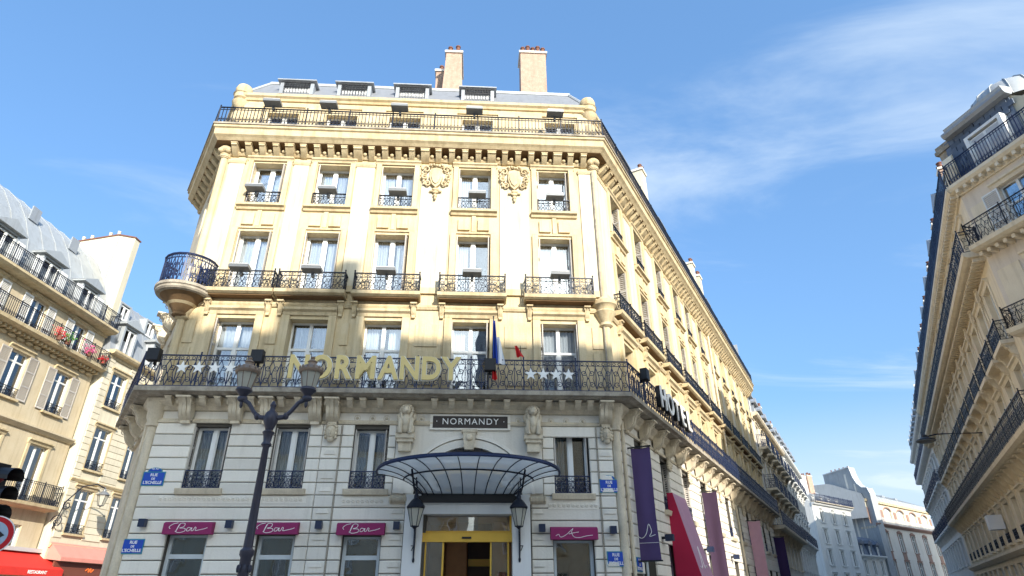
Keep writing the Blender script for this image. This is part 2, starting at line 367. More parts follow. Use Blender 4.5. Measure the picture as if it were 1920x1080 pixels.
def shutter_mesh(w_, h, m_):
    mb = MB(); f = .05
    mb.box(0, f, 0, .035, 0, h).box(w_ - f, w_, 0, .035, 0, h)
    for z in (0, h * .33 - .03, h * .66 - .03, h - .07): mb.box(f, w_ - f, 0, .035, z, z + .07)
    k = int(h / .085)
    for i in range(k):
        z = .07 + i * (h - .12) / k; mb.add([(f, .004, z), (w_ - f, .004, z), (w_ - f, .03, z + .05), (f, .03, z + .05)], [(0, 1, 2, 3)])
    return mb.mesh('shutter', m_)
WCOUNT = 0
def window(root, fr, c, z0, w_, h, y=.27, transom=0, fm=None, curt='both', shut=None, shm=None, openleaf=False, simple=False, sw=.3):
    global WCOUNT; WCOUNT += 1
    fm = fm or M_FRAME; w_ = round(w_, 3); h = round(h, 3)
    f, panes = proto(('w', w_, h, transom, fm.name), lambda: win_meshes(w_, h, transom, fm))
    M = fr.at(c, y, z0); wo = link('window', f, root, M)
    for p in panes: link('pane', p, wo, M)
    s = WCOUNT % 3
    if curt == 'both':
        s = (WCOUNT * 7 + WCOUNT // 5) % 6; g = (.03, .1, .18, .26, .3, .06)[s] * w_
        for sg in (-1, 1):
            if s == 4 and sg > 0: continue
            me = proto(('c', w_, h, s, sg), lambda: curtain_mesh(*sorted((sg * g / 2, sg * (w_ / 2 - .05))), .06, h - .08, s * 7 + sg, M_CURT)); link('curtain', me, wo, M)
    elif curt == 'half':
        me = proto(('ch', w_, h), lambda: curtain_mesh(-w_ / 2 + .05, w_ / 2 - .05, .06, h * .5, 3, M_CURT)); link('curtain', me, wo, M)
    elif curt == 'full':
        me = proto(('cf', w_, h), lambda: curtain_mesh(-w_ / 2 + .05, w_ / 2 - .05, .06, h - .07, 5, M_CURT)); link('curtain', me, wo, M)
    if shut:
        shm = shm or M_SHUT
        if shut == 'flat':                            # laid open against the wall
            me = proto(('sf', w_, h, shm.name), lambda: shutter_mesh(w_ / 2, h, shm))
            link('shutter', me, wo, fr.at(c - w_, -.075, z0)); link('shutter', me, wo, fr.at(c + w_ / 2 + .0, -.075, z0))
        else:                                         # folded, standing out of the reveal
            me = proto(('ss', sw, h, shm.name), lambda: shutter_mesh(sw, h - .04, shm))
            rnd = random.Random(WCOUNT)
            for sg in (-1, 1):
                if shut == 'left' and sg > 0 or shut == 'right' and sg < 0: continue
                a = R(90 + sg * rnd.uniform(2, 16))
                link('shutter', me, wo, fr.at(c + sg * (w_ / 2 + (-.035 if sg > 0 else .035)), y - .08, z0 + .02) @ RZ(-a) @ T(0, 0, 0))
    return wo
# ---- ironwork
def spiral(cx, cz, r0, r1, a0, turns, n=9): return [(cx + (r0 + (r1 - r0) * i / n) * math.cos(a0 + turns * 2 * math.pi * i / n), 0, cz + (r0 + (r1 - r0) * i / n) * math.sin(a0 + turns * 2 * math.pi * i / n)) for i in range(n + 1)]
def scroll_panel(w_, h, r=.011):
    mb = MB(); c = w_ / 2
    zt = h - .13
    mb.box(-.011, .011, -.011, .011, 0, h)
    mb.box(0, w_, -.009, .009, zt - .009, zt + .009)
    n = 3
    for i in range(n): mb.tube([(w_ * (i + .5) / n + .045 * math.cos(t), 0, zt + .062 + .045 * math.sin(t)) for t in [k * math.pi / 3 for k in range(6)]], r * .8, 3, True)
    for sg in (-1, 1):
        X = lambda v: c + sg * v
        q = w_ * .25
        for (a, b, rr, st, tu) in ((q * .95, zt * .72, q * .75, -2.2, 1.2), (q * .95, zt * .24, q * .8, 2.4, -1.25)):
            mb.tube([(X(a - 0 + (p[0])), 0, b + p[2]) for p in spiral(0, 0, rr, .015, st, tu)], r, 4)
        mb.tube([(X(0), 0, 0), (X(q * .5), 0, zt * .3), (X(q * .15), 0, zt * .52), (X(q * .6), 0, zt * .78), (X(0), 0, zt)], r, 4)
        mb.tube([(X(w_ * .48), 0, zt * .1), (X(q * 1.2), 0, zt * .5), (X(w_ * .48), 0, zt * .9)], r * .9, 4)
    mb.ball((c, 0, zt * .5), .028, 6, 4)
    return mb
def bar_panel(w_, h, r=.008):
    mb = MB(); n = max(2, int(round(w_ / .125)))
    for i in range(n):
        x = w_ * i / n; mb.box(x - r, x + r, -r, r, 0, h)
        mb.tube([(x + w_ / n / 2 + .045 * math.cos(t), 0, .12 + .06 * math.sin(t)) for t in [k * math.pi / 3 for k in range(6)]], r * .9, 3, True)
        mb.tube([(x, 0, .33), (x + w_ / n / 2, 0, .22), (x + w_ / n, 0, .33)], r * .8, 3)
    mb.box(0, w_, -r, r, .2, .2 + 2 * r)
    mb.box(0, w_, -r, r, h - .1, h - .1 + 2 * r)
    return mb
def railing(segs, z, h, style='scroll', pw=.52, posts=True, r=.011):
    """segs: list of (p,q) 2D world segments -> one mesh in world space"""
    mb = MB()
    for p, q in segs:
        p = Vector(p); q = Vector(q); d = q - p; Ln = d.length
        if Ln < .05: continue
        e = d / Ln; n = max(1, int(round(Ln / pw))); w_ = Ln / n
        key = ('pan', style, round(w_, 2), round(h, 2), r)
        pan = proto(key, lambda: (scroll_panel if style == 'scroll' else bar_panel)(w_, h, r))
        M0 = Matrix(((e.x, -e.y, 0, p.x), (e.y, e.x, 0, p.y), (0, 0, 1, z), (0, 0, 0, 1)))
        A = np.array(pan.V); Mn = np.array(M0)
        for i in range(n):
            B = A.copy(); B[:, 0] += i * w_; B = B @ Mn[:3, :3].T + Mn[:3, 3]
            mb.add(B.tolist(), pan.F)
        t = MB().box(0, Ln, -.025, .025, h, h + .03).box(0, Ln, -.012, .012, .0, .03)
        if posts:
            k = max(1, int(round(Ln / 1.6)))
            for i in range(k + 1): t.box(Ln * i / k - .018, Ln * i / k + .018, -.018, .018, -.03, h + .07); t.ball((Ln * i / k, 0, h + .1), .03, 6, 4)
        mb.merge(t, M0)
    return mb
def fseg(fr, u0, u1, off, ret=True):
    a, b = fr.p2(u0, -off), fr.p2(u1, -off)
    return ([(fr.p2(u0, -.02), a)] if ret else []) + [(a, b)] + ([(b, fr.p2(u1, -.02))] if ret else [])
# ---- carved pieces
def console_mb(w_, h, d):                             # scroll console, top at z=0, back at y=0
    n = 12; prof = [(0, 0), (-d, 0)]
    for i in range(n + 1):
        t = i / n; y = -d * (.98 - .86 * (t ** 1.1)) - .10 * d * math.sin(t * math.pi * 2.0) * -1; prof.append((min(y, -.03), -h * (.06 + .94 * t)))
    prof += [(0, -h)]
    mb = MB()
    g = w_ / 7
    for k in range(3):
        x0 = -w_ / 2 + k * w_ / 3 + .008; mb.prism([(y * (1 if k != 1 else 1.07), z) for y, z in prof], x0, x0 + w_ / 3 - .016)
    mb.prism([(y * .93, z) for y, z in prof], -w_ / 2, w_ / 2)
    mb.box(-w_ / 2 - .03, w_ / 2 + .03, -d - .03, 0, -.05, .0)
    for sg in (-1, 1):                                # volutes on the cheeks
        x = sg * (w_ / 2 + .012)
        mb.tube([(x, -d * .62 + p[0] * 1, -h * .22 + p[2]) for p in spiral(0, 0, d * .30, .02, 0, 1.5, 12)], .018, 4)
    mb.box(-w_ * .36, w_ * .36, -.09, 0, -h - .07, -h + .01)
    return mb
def mascaron_mb():
    mb = MB(); mb.ball((0, -.10, 0), (.15, .13, .2), 12, 8).ball((0, -.22, -.02), (.035, .05, .07), 8, 5).ball((-.06, -.2, .05), (.04, .03, .03), 6, 4).ball((.06, -.2, .05), (.04, .03, .03), 6, 4)
    mb.ball((0, -.2, -.12), (.06, .04, .03), 6, 4).ball((0, -.12, -.2), (.1, .08, .1), 8, 6)
    for sg in (-1, 1):
        for k in range(4): mb.ball((sg * (.13 + .02 * math.sin(k)), -.09, .16 - .1 * k), (.055, .07, .06), 7, 5)
    for k in range(3): mb.ball((-.08 + .08 * k, -.12, .2), (.055, .07, .05), 7, 5)
    return mb
def lion_mb():                                        # seated lion carved as a corbel, 0.95 m tall, origin at foot
    mb = MB()
    mb.box(-.27, .27, -.30, 0, -.1, .02).box(-.23, .23, -.26, 0, -.2, -.1).box(-.18, .18, -.2, 0, -.45, -.2)
    mb.ball((0, -.14, .36), (.18, .16, .34), 12, 8)
    mb.ball((0, -.22, .42), (.12, .12, .22), 10, 7)
    for sg in (-1, 1):
        mb.ball((sg * .17, -.14, .16), (.10, .17, .16), 9, 6)
        mb.tube([(sg * .15, -.2, .48), (sg * .16, -.27, .3), (sg * .14, -.26, .08)], [.075, .06, .05], 7)
        mb.ball((sg * .14, -.3, .05), (.07, .09, .05), 7, 5)
        mb.ball((sg * .21, -.1, .55), (.08, .1, .13), 8, 5)
    mb.ball((0, -.27, .72), (.125, .13, .14), 12, 8).ball((0, -.39, .67), (.07, .07, .06), 8, 6).ball((0, -.42, .70), (.035, .03, .025), 6, 4)
    for sg in (-1, 1): mb.ball((sg * .05, -.375, .76), (.025, .02, .02), 6, 4).ball((sg * .1, -.24, .85), (.035, .03, .045), 6, 4)
    for k in range(14):
        a = 2 * math.pi * k / 14; mb.ball((.165 * math.cos(a), -.2, .70 + .17 * math.sin(a)), (.062, .08, .062), 7, 5)
    for k in range(9):
        a = math.pi + math.pi * k / 8; mb.ball((.14 * math.cos(a), -.25, .56 + .12 * math.sin(a)), (.05, .06, .07), 6, 4)
    return mb
def crest_mb():                                       # heraldic cartouche with scrolls
    mb = MB()
    sh = [(-.2, .75), (0, .8), (.2, .75), (.24, .4), (.14, .08), (0, -.06), (-.14, .08), (-.24, .4)]
    mb.plate(sh, -.12, 0); mb.plate([(x * .7, .36 + (z - .36) * .7) for x, z in sh], -.16, -.12)
    for sg in (-1, 1):
        for (a, b, r0, st, tu) in ((.36, .74, .15, 0, 1.3), (.40, .42, .14, 2, -1.2), (.3, .12, .12, 1, 1.2), (.18, .9, .1, 3, -1.2)):
            mb.tube([(sg * (a + p[0]), -.07, b + p[2]) for p in spiral(0, 0, r0, .03, st, tu, 10)], .035, 5)
        for k in range(5): mb.ball((sg * (.5 - .02 * k), -.05, .6 - .12 * k), (.05, .05, .06), 6, 4)
    for k in range(5): mb.ball((-.2 + .1 * k, -.1, .9 + .03 * math.sin(k * 1.6)), (.055, .07, .06), 7, 5)
    for k, z in enumerate((-.12, -.24, -.38, -.5)): mb.ball((0, -.06, z), (.14 - .03 * k, .06, .07), 8, 5)
    for sg in (-1, 1): mb.ball((sg * .14, -.05, -.2), (.1, .05, .04), 7, 4)
    return mb
def modillion_mb(w_, h, d):
    n = 6; prof = [(0, 0), (-d, 0), (-d, -h * .28)]
    for i in range(n + 1):
        t = i / n; prof.append((-d * (.9 - .75 * t) - .06 * d * math.sin(t * math.pi), -h * (.3 + .65 * t)))
    prof.append((0, -h)); return MB().prism(prof, -w_ / 2, w_ / 2).box(-w_ / 2 - .02, w_ / 2 + .02, -d - .015, 0, -.035, 0)
def block_mesh(w_, h, d=.06, c=.028, m_=None):        # rusticated block with chamfered edges, face towards -y
    x, z = w_ / 2, h / 2
    V = [(-x, 0, -z), (x, 0, -z), (x, 0, z), (-x, 0, z), (-x, -d + c, -z), (x, -d + c, -z), (x, -d + c, z), (-x, -d + c, z), (-x + c, -d, -z + c), (x - c, -d, -z + c), (x - c, -d, z - c), (-x + c, -d, z - c)]
    F = [(0, 1, 5, 4), (1, 2, 6, 5), (2, 3, 7, 6), (3, 0, 4, 7), (4, 5, 9, 8), (5, 6, 10, 9), (6, 7, 11, 10), (7, 4, 8, 11), (8, 9, 10, 11)]
    return MB().add(V, F).mesh('stone_block', m_ or M_LOW)
def moulding(root, fr, u0, u1, prof, m_, name): return part(name, MB().prism([(-o_, z) for o_, z in prof], u0, u1), m_, root, fr.M)

# ================================================================== ground and streets
gmb = MB().quad((-300, -300, 0), (300, -300, 0), (300, 300, 0), (-300, 300, 0))
thing('ground', None, None, I4, gmb.mesh('ground', M_SQ), kind='structure')

# ================================================================== the hotel
YAW = R(3.5)
FRONT = Fr((0, 18), e=(math.cos(YAW), math.sin(YAW)))
PL = FRONT.p2(-10.43); PRt = FRONT.p2(3.08)
AR = R(28.35); AL = R(-35.5); LR = 33.5; LLn = 4.6
RIGHT = Fr(PRt, az=AR)
PE = RIGHT.p2(LR)
el = Vector((math.sin(AL), math.cos(AL))); PLE = PL + el * LLn
LEFT = Fr(PLE, e=-el)
PATH = [PLE, PL, PRt, PE]
HM = FRONT.at(-3.7, 4, 0)
H = thing('hotel', 'cream stone corner hotel of six storeys with a glass canopy over its entrance', 'hotel', HM)
COLS = [-8.76, -6.48, -4.15, -1.34, 1.52]
BAYS = [2.15, 5.0, 8.1, 11.2, 13.6, 16.6, 19.6, 22.6, 25.6, 28.6, 31.4]
DX = -1.29
# ---- walls
ops_f = [(c, 1.18, 17.0, 18.22) for c in (-8.72, -6.5, -4.1, -1.3, 1.9)]
ops_f += [(c, 1.16, 13.96, 15.8) for c in COLS] + [(c, 1.18, 10.55, 12.88) for c in COLS] + [(c, 1.22, 7.2, 9.62) for c in COLS]
ops_fl = [(-8.7, 1.0, 4.4, 6.15), (-6.43, .98, 4.4, 6.15), (-4.15, .98, 4.4, 6.12), (1.72, 1.02, 4.3, 6.05)]
ops_g = [(-8.75, 1.05, .95, 3.22), (-6.42, 1.0, .95, 3.2), (-4.13, 1.02, .95, 3.18), (1.66, 1.12, .95, 3.08)]
ops_door = [(DX + .075, 2.42, 0, 3.77)]
part('wall', wall_mb(-10.43, 3.08, 6.95, 18.95, ops_f, .42), M_UP, H, FRONT.M)
part('frieze_shade', MB().box(-10.2, 2.95, -.012, -.003, 16.19, 16.4), M_SOFF_SHADE, H, FRONT.M)  # dark strip standing in for shade between the modillions
part('frieze_shade', MB().box(.3, LR, -.012, -.003, 16.19, 16.4), M_SOFF_SHADE, H, RIGHT.M)  # same painted shade strip on the street side
part('lower_wall', wall_mb(-10.43, 3.08, 0, 6.95, ops_fl + ops_g + ops_door, .32), M_JOINT, H, FRONT.M)
ops_r = [(c, 1.2, 17.0, 18.2) for c in BAYS] + [(c, 1.25, 13.96, 15.85) for c in BAYS] + [(c, 1.25, 10.55, 12.88) for c in BAYS] + [(c, 1.25, 7.2, 9.62) for c in BAYS]
ops_rl = [(c, 1.1, 4.35, 6.1) for c in BAYS]
ops_rg = [(c, 1.3, .5, 3.3) for c in BAYS]
part('wall', wall_mb(0, LR, 6.95, 18.95, ops_r, .42), M_UP, H, RIGHT.M)
part('lower_wall', wall_mb(0, LR, 0, 6.95, ops_rl + ops_rg, .32), M_JOINT, H, RIGHT.M)
part('wall', wall_mb(0, LLn, 0, 18.95, [(2.4, .9, 13.96, 15.6), (2.4, .9, 10.6, 12.8), (2.4, .9, 7.2, 9.5), (2.4, .9, 4.4, 6.1)], .3), M_LOWT, H, LEFT.M)
back = MB().add([(PE.x, PE.y, 0), (PLE.x, PLE.y, 0), (PLE.x, PLE.y, 19.2), (PE.x, PE.y, 19.2)], [(0, 1, 2, 3)])
bq = (PE + Vector((-14, 6.5)), PLE + Vector((4, 12)))
back = MB()
for a, b in ((PE, bq[0]), (bq[0], bq[1]), (bq[1], PLE)): back.quad((a.x, a.y, 0), (b.x, b.y, 0), (b.x, b.y, 18.9), (a.x, a.y, 18.9))
part('rear_wall', back, M_UP, H, I4)
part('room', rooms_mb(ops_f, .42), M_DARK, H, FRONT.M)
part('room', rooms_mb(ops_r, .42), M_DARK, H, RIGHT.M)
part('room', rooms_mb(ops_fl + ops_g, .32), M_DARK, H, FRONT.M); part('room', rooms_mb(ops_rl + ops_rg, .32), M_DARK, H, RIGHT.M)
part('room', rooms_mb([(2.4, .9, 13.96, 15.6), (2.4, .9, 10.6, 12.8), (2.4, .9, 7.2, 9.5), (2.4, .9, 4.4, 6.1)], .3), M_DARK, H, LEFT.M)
# ---- string courses, cornices and slabs that run round the corners
def ring(name, prof, m_, pth=PATH): return part(name, sweep(pth, prof), m_, H, I4)
ring('attic_cornice', [(-.05, 18.78), (.06, 18.78), (.10, 18.86), (.18, 18.92), (.2, 19.02), (-.05, 19.08)], M_UP)
ring('attic_band', [(0, 18.5), (.05, 18.5), (.07, 18.62), (0, 18.66)], M_UP)
ring('cornice', [(0, 16.42), (.42, 16.46), (.5, 16.55), (.58, 16.62), (.6, 16.86), (.66, 16.9), (.66, 17.0), (0, 17.0)], M_TRIM)
ring('soffit', [(.005, 16.405), (.41, 16.445), (.41, 16.46), (.005, 16.43)], M_SOFF_SHADE)  # thin sheet whose dark colour deepens the shade below the cornice
ring('cornice_edge', [(.55, 17.0), (.7, 17.0), (.7, 17.07), (.55, 17.07)], M_SLAB)
ring('frieze_moulding', [(0, 16.06), (.06, 16.06), (.12, 16.14), (.12, 16.18), (0, 16.18)], M_TRIM)
ring('balcony_slab', [(0, 6.905), (.58, 6.93), (.64, 6.97), (.76, 6.99), (.76, 7.12), (0, 7.12)], M_SLAB)
ring('slab_moulding', [(0, 6.58), (.12, 6.60), (.16, 6.70), (.3, 6.80), (.34, 6.9), (0, 6.9)], M_LOWT)
ring('string_course', [(0, 6.24), (.09, 6.24), (.11, 6.30), (.06, 6.36), (0, 6.36)], M_LOWT)
ring('third_floor_band', [(0, 10.02), (.05, 10.02), (.09, 10.10), (.09, 10.16), (0, 10.18)], M_TRIM)
# ---- modillions under the cornice, with balls between
MODM = modillion_mb(.2, .40, .40).mesh('modillion', M_TRIM)
BALL = MB().ball((0, -.12, 0), (.085, .1, .075), 8, 6).mesh('drop', M_TRIM, True)
MODW = modillion_mb(.3, .42, .41).mesh('modillion', M_TRIM)
u = -10.05; k = 0
while u < 2.95:
    wide = k % 5 == 4
    link('modillion', MODW if wide else MODM, H, FRONT.at(u, 0, 16.41)); link('drop', BALL, H, FRONT.at(u + .245, 0, 16.22)); u += .49; k += 1
u = .55; k = 0
while u < LR - .2:
    link('modillion', MODW if k % 6 == 5 else MODM, H, RIGHT.at(u, 0, 16.43)); u += .46; k += 1
for i in range(9): link('modillion', MODM, H, LEFT.at(.3 + i * .49, 0, 16.43))
# ---- floor windows, front
FLG = {}
for r_, (zb, h, tr, yy) in enumerate(((13.96, 1.84, 0, .38), (10.55, 2.33, 0, .38), (7.2, 2.42, .62, .38))):
    for i, c in enumerate(COLS):
        w_ = 1.22 if r_ == 2 else (1.18 if r_ == 1 else 1.16)
        sh = {0: 'both' if i in (0, 4) else 'left', 1: 'both', 2: {0: 'left', 3: 'both', 4: 'both'}.get(i)}[r_]
        window(H, FRONT, c, zb, w_, h, yy, tr, curt='both', shut=sh, sw=.34)
for c in (-8.72, -6.5, -4.1, -1.3, 1.9): window(H, FRONT, c, 17.0, 1.18, 1.22, .27, curt='half')
for c, w_, a, b in ops_fl: window(H, FRONT, c, a, w_, b - a, .27, curt='both', shut='both', sw=.2)
# ---- right side windows
for i, c in enumerate(BAYS):
    for zb, zt, tr in ((13.96, 15.85, 0), (10.55, 12.88, 0), (7.2, 9.62, .62)):
        window(H, RIGHT, c, zb, 1.25, zt - zb, .38, tr, shut='both' if i < 6 and zb > 8 else None, sw=.32)
    window(H, RIGHT, c, 17.0, 1.2, 1.2, .27, curt='half')
    window(H, RIGHT, c, 4.35, 1.1, 1.75, .27, shut='both' if i < 4 else None, sw=.2)
    window(H, RIGHT, c, .5, 1.3, 2.8, .27, .78, fm=M_FRAMEG, curt=None)
for zb, zt in ((13.96, 15.6), (10.6, 12.8), (7.2, 9.5), (4.4, 6.1)): window(H, LEFT, 2.4, zb, .9, zt - zb, .27)
# ---- ground floor shop windows: wide frame with a mid rail
for c, w_, a, b in ops_g:
    mb = MB(); f = .09; h = b - a
    mb.box(-w_ / 2, -w_ / 2 + f, -.06, .05, 0, h).box(w_ / 2 - f, w_ / 2, -.06, .05, 0, h).box(-w_ / 2 + f, w_ / 2 - f, -.06, .05, h - f * .6, h).box(-w_ / 2 + f, w_ / 2 - f, -.06, .05, 0, .3)
    if c < 0: mb.box(-w_ / 2 + f, w_ / 2 - f, -.07, .04, h - .58, h - .47)
    wo = part('window', mb, M_FRAMEG, H, FRONT.at(c, .2, a))
    part('pane', MB().box(-w_ / 2 + f, w_ / 2 - f, -.01, 0, .3, h - f * .6), M_GLASS, wo, FRONT.at(c, .2, a))
# ---- upper wall relief, for both facades
def relief(fr, cols, lo, hi, w5=1.16, first=False):
    for i, c in enumerate(cols):
        for sg in (-1, 1):
            for zb, zt, off in ((13.98, 15.86, .085),):
                part('surround', MB().box(c + sg * (w5 / 2 + .11) - .09, c + sg * (w5 / 2 + .11) + .09, -off, 0, zb, zt), M_UP, H, fr.M)
            part('surround', MB().box(c + sg * (w5 / 2 + .12) - .10, c + sg * (w5 / 2 + .12) + .10, -.085, 0, 10.56, 12.98), M_UP, H, fr.M)
            a = c + sg * (w5 / 2 + .15); part('surround', MB().box(a - .12, a + .12, -.09, 0, 7.14, 9.72), M_UP, H, fr.M)
            part('panel', MB().add([], []).merge(MB().box(c + sg * .34 - .2, c + sg * .34 + .2, -.075, 0, 13.12, 13.58)), M_UP, H, fr.M)
            cb = console_mb(.15, .42, .2); me = proto('cbr', lambda: cb.mesh('bracket', M_TRIM)); link('bracket', me, H, fr.at(c + sg * .95, -.002, 10.2))
        moulding(H, fr, c - w5 / 2 - .24, c + w5 / 2 + .24, [(0, 15.87), (.06, 15.87), (.08, 15.94), (.13, 15.98), (.13, 16.04), (0, 16.04)], M_TRIM, 'lintel')
        moulding(H, fr, c - w5 / 2 - .2, c + w5 / 2 + .2, [(0, 12.98), (.05, 12.98), (.06, 13.04), (0, 13.06)], M_UP, 'lintel')
        moulding(H, fr, c - .85, c + .85, [(0, 9.74), (.06, 9.74), (.09, 9.84), (.17, 9.9), (.17, 9.98), (0, 10.0)], M_TRIM, 'lintel')
        moulding(H, fr, c - .82, c + .82, [(0, 13.72), (.07, 13.74), (.1, 13.82), (.19, 13.86), (.19, 13.95), (0, 13.96)], M_TRIM, 'sill')
        part('panel', MB().box(c - .07, c + .07, -.06, 0, 13.06, 13.71), M_UP, H, fr.M)
relief(FRONT, COLS, 0, 0); relief(RIGHT, BAYS, 0, 0, 1.25)
def pilaster(fr, a, b, z0=10.2, z1=15.72, off=.05):
    mb = MB().box(a, b, -off, 0, z0, z1)
    p = part('pilaster', mb, M_PIL, H, fr.M)
    part('capital', MB().prism([(0, z1), (-off - .02, z1), (-off - .05, z1 + .08), (-off - .05, z1 + .14), (0, z1 + .16)], a - .03, b + .03), M_TRIM, p, fr.M)
    part('pilaster_foot', MB().box(a - .03, b + .03, -off - .03, 0, z0 - .001, z0 + .22), M_UP, p, fr.M)
for a, b in ((-10.22, -9.66), (-7.9, -7.36), (-5.66, -5.0), (-3.27, -2.24), (-.42, .62), (2.5, 2.98)): pilaster(FRONT, a, b, 10.6)
edges = [0.12] + [(BAYS[i] + BAYS[i + 1]) / 2 for i in range(len(BAYS) - 1)]
pilaster(RIGHT, .2, 1.2, 10.6)
for x in edges[1:]: pilaster(RIGHT, x - .42, x + .42, 10.6)
for x0, x1 in ((-7.66, -7.62), (-5.33, -5.29), (-2.9, -2.6), (-.05, .25)): pass
for a, b in ((-10.25, -9.95), (-7.72, -7.42), (-5.45, -5.2), (-3.1, -2.4), (-.25, .45), (2.6, 2.95)):
    part('panel', MB().box(a, b, -.035, 0, 7.5, 8.6), M_UP, H, FRONT.M); part('panel', MB().box(a, b, -.035, 0, 8.75, 9.5), M_UP, H, FRONT.M)
# attic pilasters
for a, b in ((-10.2, -9.5), (-7.9, -7.1), (-5.75, -4.85), (-3.4, -2.1), (-.5, 1.2), (2.6, 3.0)): part('attic_pier', MB().box(a, b, -.07, 0, 17.08, 18.5), M_UP, H, FRONT.M)
for x in edges[1:]: part('attic_pier', MB().box(x - .5, x + .5, -.07, 0, 17.08, 18.5), M_UP, H, RIGHT.M)
CR = crest_mb().mesh('carved_crest', M_TRIM, True)
for c in (-2.75, .1): link('carved_crest', CR, H, FRONT.at(c, -.05, 14.9) @ Matrix.Scale(1.02, 4))
# ---- corner shafts, capitals, finials
for nm, P, rz in (('l', PL, 0), ('r', PRt, 0)):
    M = T(P.x, P.y, 0)
    part('corner_shaft', MB().lathe([(.13, 6.9), (.13, 9.5), (.17, 9.52), (.17, 9.58), (.12, 9.62)], seg=14).lathe([(.13, 10.6), (.13, 15.9), (.2, 15.95), (.2, 16.0), (.16, 16.1)], seg=14), M_UP, H, M, True)
    part('corner_shaft', MB().lathe([(.13, 0), (.13, 6.1), (.19, 6.14), (.17, 6.25), (.24, 6.38), (.24, 6.58), (.3, 6.66), (.34, 6.9)], seg=16), M_LOWT, H, M, True)
    part('corner_capital', MB().lathe([(.15, 9.5), (.22, 9.56), (.19, 9.66), (.3, 9.9), (.36, 10.02), (.3, 10.08), (.34, 10.2), (.42, 10.26), (.42, 10.4), (.3, 10.44), (.16, 10.6)], seg=18), M_TRIM, H, M, True)
    part('corner_volute', MB().ball((0, 0, 16.28), (.26, .26, .2), 14, 8).ball((-.12, -.15, 16.2), .12, 8, 6).ball((.12, -.15, 16.2), .12, 8, 6).lathe([(.16, 15.9), (.22, 16.02), (.17, 16.1)], seg=12), M_TRIM, H, M, True)
    q = P + Vector((0, .1)) if nm == 'l' else P + Vector((0, .1))
    part('finial', MB().lathe([(.24, 17.05), (.24, 18.1), (.16, 18.2), (.14, 18.35), (.3, 18.55), (.34, 18.7), (.22, 18.74), (.23, 18.8), (.31, 18.86), (.32, 19.04), (.36, 19.08), (.27, 19.14), (.31, 19.24), (.32, 19.34), (.27, 19.5), (.14, 19.62), (0, 19.66)], seg=18), M_TRIM, H, T(q.x, q.y, 0), True)
# ---- balconies with iron railings
def balcony(fr, a, b, z0=10.31, off=.44, h=.6, m_=None):
    sl = part('balcony', MB().prism([(0, z0), (-off * .8, z0 + .02), (-off, z0 + .07), (-off - .02, z0 + .18), (0, z0 + .19)], a, b), m_ or M_TRIM, H, fr.M)
    part('balcony_soffit', MB().box(a + .06, b - .06, -off * .74, -.01, z0 - .02, z0 - .001), M_SOFF_SHADE, sl, fr.M)  # underside plate with shade put into its colour
    part('railing', railing(fseg(fr, a + .05, b - .05, off - .05), z0 + .2, h, pw=.42), M_IRON, sl, I4)
    return sl
for a, b in ((-10.1, -7.66), (-7.62, -5.4), (-5.2, -3.0), (-2.45, -.2), (.38, 2.72)): balcony(FRONT, a, b)
for i, c in enumerate(BAYS): balcony(RIGHT, c - 1.25, c + 1.25, off=.32)
for i, c in enumerate(COLS):
    part('window_guard', railing([(FRONT.p2(c - .58, -.04), FRONT.p2(c + .58, -.04))], 13.98, .5, pw=.39, posts=False), M_IRON, H, I4)
for c in BAYS: part('window_guard', railing([(RIGHT.p2(c - .62, -.04), RIGHT.p2(c + .62, -.04))], 13.98, .5, pw=.42, posts=False), M_IRON, H, I4)
for c, w_, a, b in ops_fl:
    part('window_guard', railing([(FRONT.p2(c - w_ / 2, -.02), FRONT.p2(c + w_ / 2, -.02))], a + .02, .46, pw=.34, posts=False), M_IRON2, H, I4)
    moulding(H, FRONT, c - .62, c + .62, [(0, a - .17), (.16, a - .15), (.2, a - .02), (.2, a), (0, a + .01)], M_LOWT, 'sill')
for c in BAYS:
    part('window_guard', railing([(RIGHT.p2(c - .55, -.02), RIGHT.p2(c + .55, -.02))], 4.37, .46, pw=.36, posts=False), M_IRON2, H, I4)
    moulding(H, RIGHT, c - .68, c + .68, [(0, 4.18), (.16, 4.2), (.2, 4.33), (.2, 4.35), (0, 4.36)], M_LOWT, 'sill')
# long balcony of the second floor
OP = offpath(PATH, .70)
segs = [(OP[i], OP[i + 1]) for i in range(3)]
part('long_railing', railing(segs, 7.13, .93, pw=.5, r=.0135), M_IRON2, H, I4)
OP2 = offpath(PATH, .60)
part('cornice_railing', railing([(OP2[i], OP2[i + 1]) for i in range(3)], 17.08, .75, 'bars', .5), M_IRON, H, I4)
# ---- round balcony on the left corner
bis = (FRONT.i + LEFT.i).normalized(); TC = PL - bis * .12
tb = part('round_balcony', MB().lathe([(.14, 9.55), (.22, 9.6), (.2, 9.68), (.30, 9.84), (.42, 9.98), (.50, 10.06), (.55, 10.10), (.70, 10.22)], seg=28), M_SOFF_SHADE, H, T(TC.x, TC.y, 0), True)  # cup coloured dark to look like a shaded underside
part('balcony_edge', MB().lathe([(.60, 10.2), (.80, 10.22), (.84, 10.27), (.84, 10.33), (.88, 10.36), (.88, 10.45), (.0, 10.46)], seg=28), M_SLAB, tb, T(TC.x, TC.y, 0), True)
part('gadroon', MB().lathe([(.21, 9.74), (.33, 9.88), (.43, 9.98)], seg=28), M_TRIM, tb, T(TC.x, TC.y, 0), True)
n = 14; pts = [Vector((TC.x + .79 * math.cos(R(150 + 235 * i / n)), TC.y + .79 * math.sin(R(150 + 235 * i / n)))) for i in range(n + 1)]
part('railing', railing([(pts[i], pts[i + 1]) for i in range(n)], 10.47, .95, pw=.4, posts=False, r=.014).tube([(p.x, p.y, 11.44) for p in pts], .035, 6), M_IRON2, tb, I4)
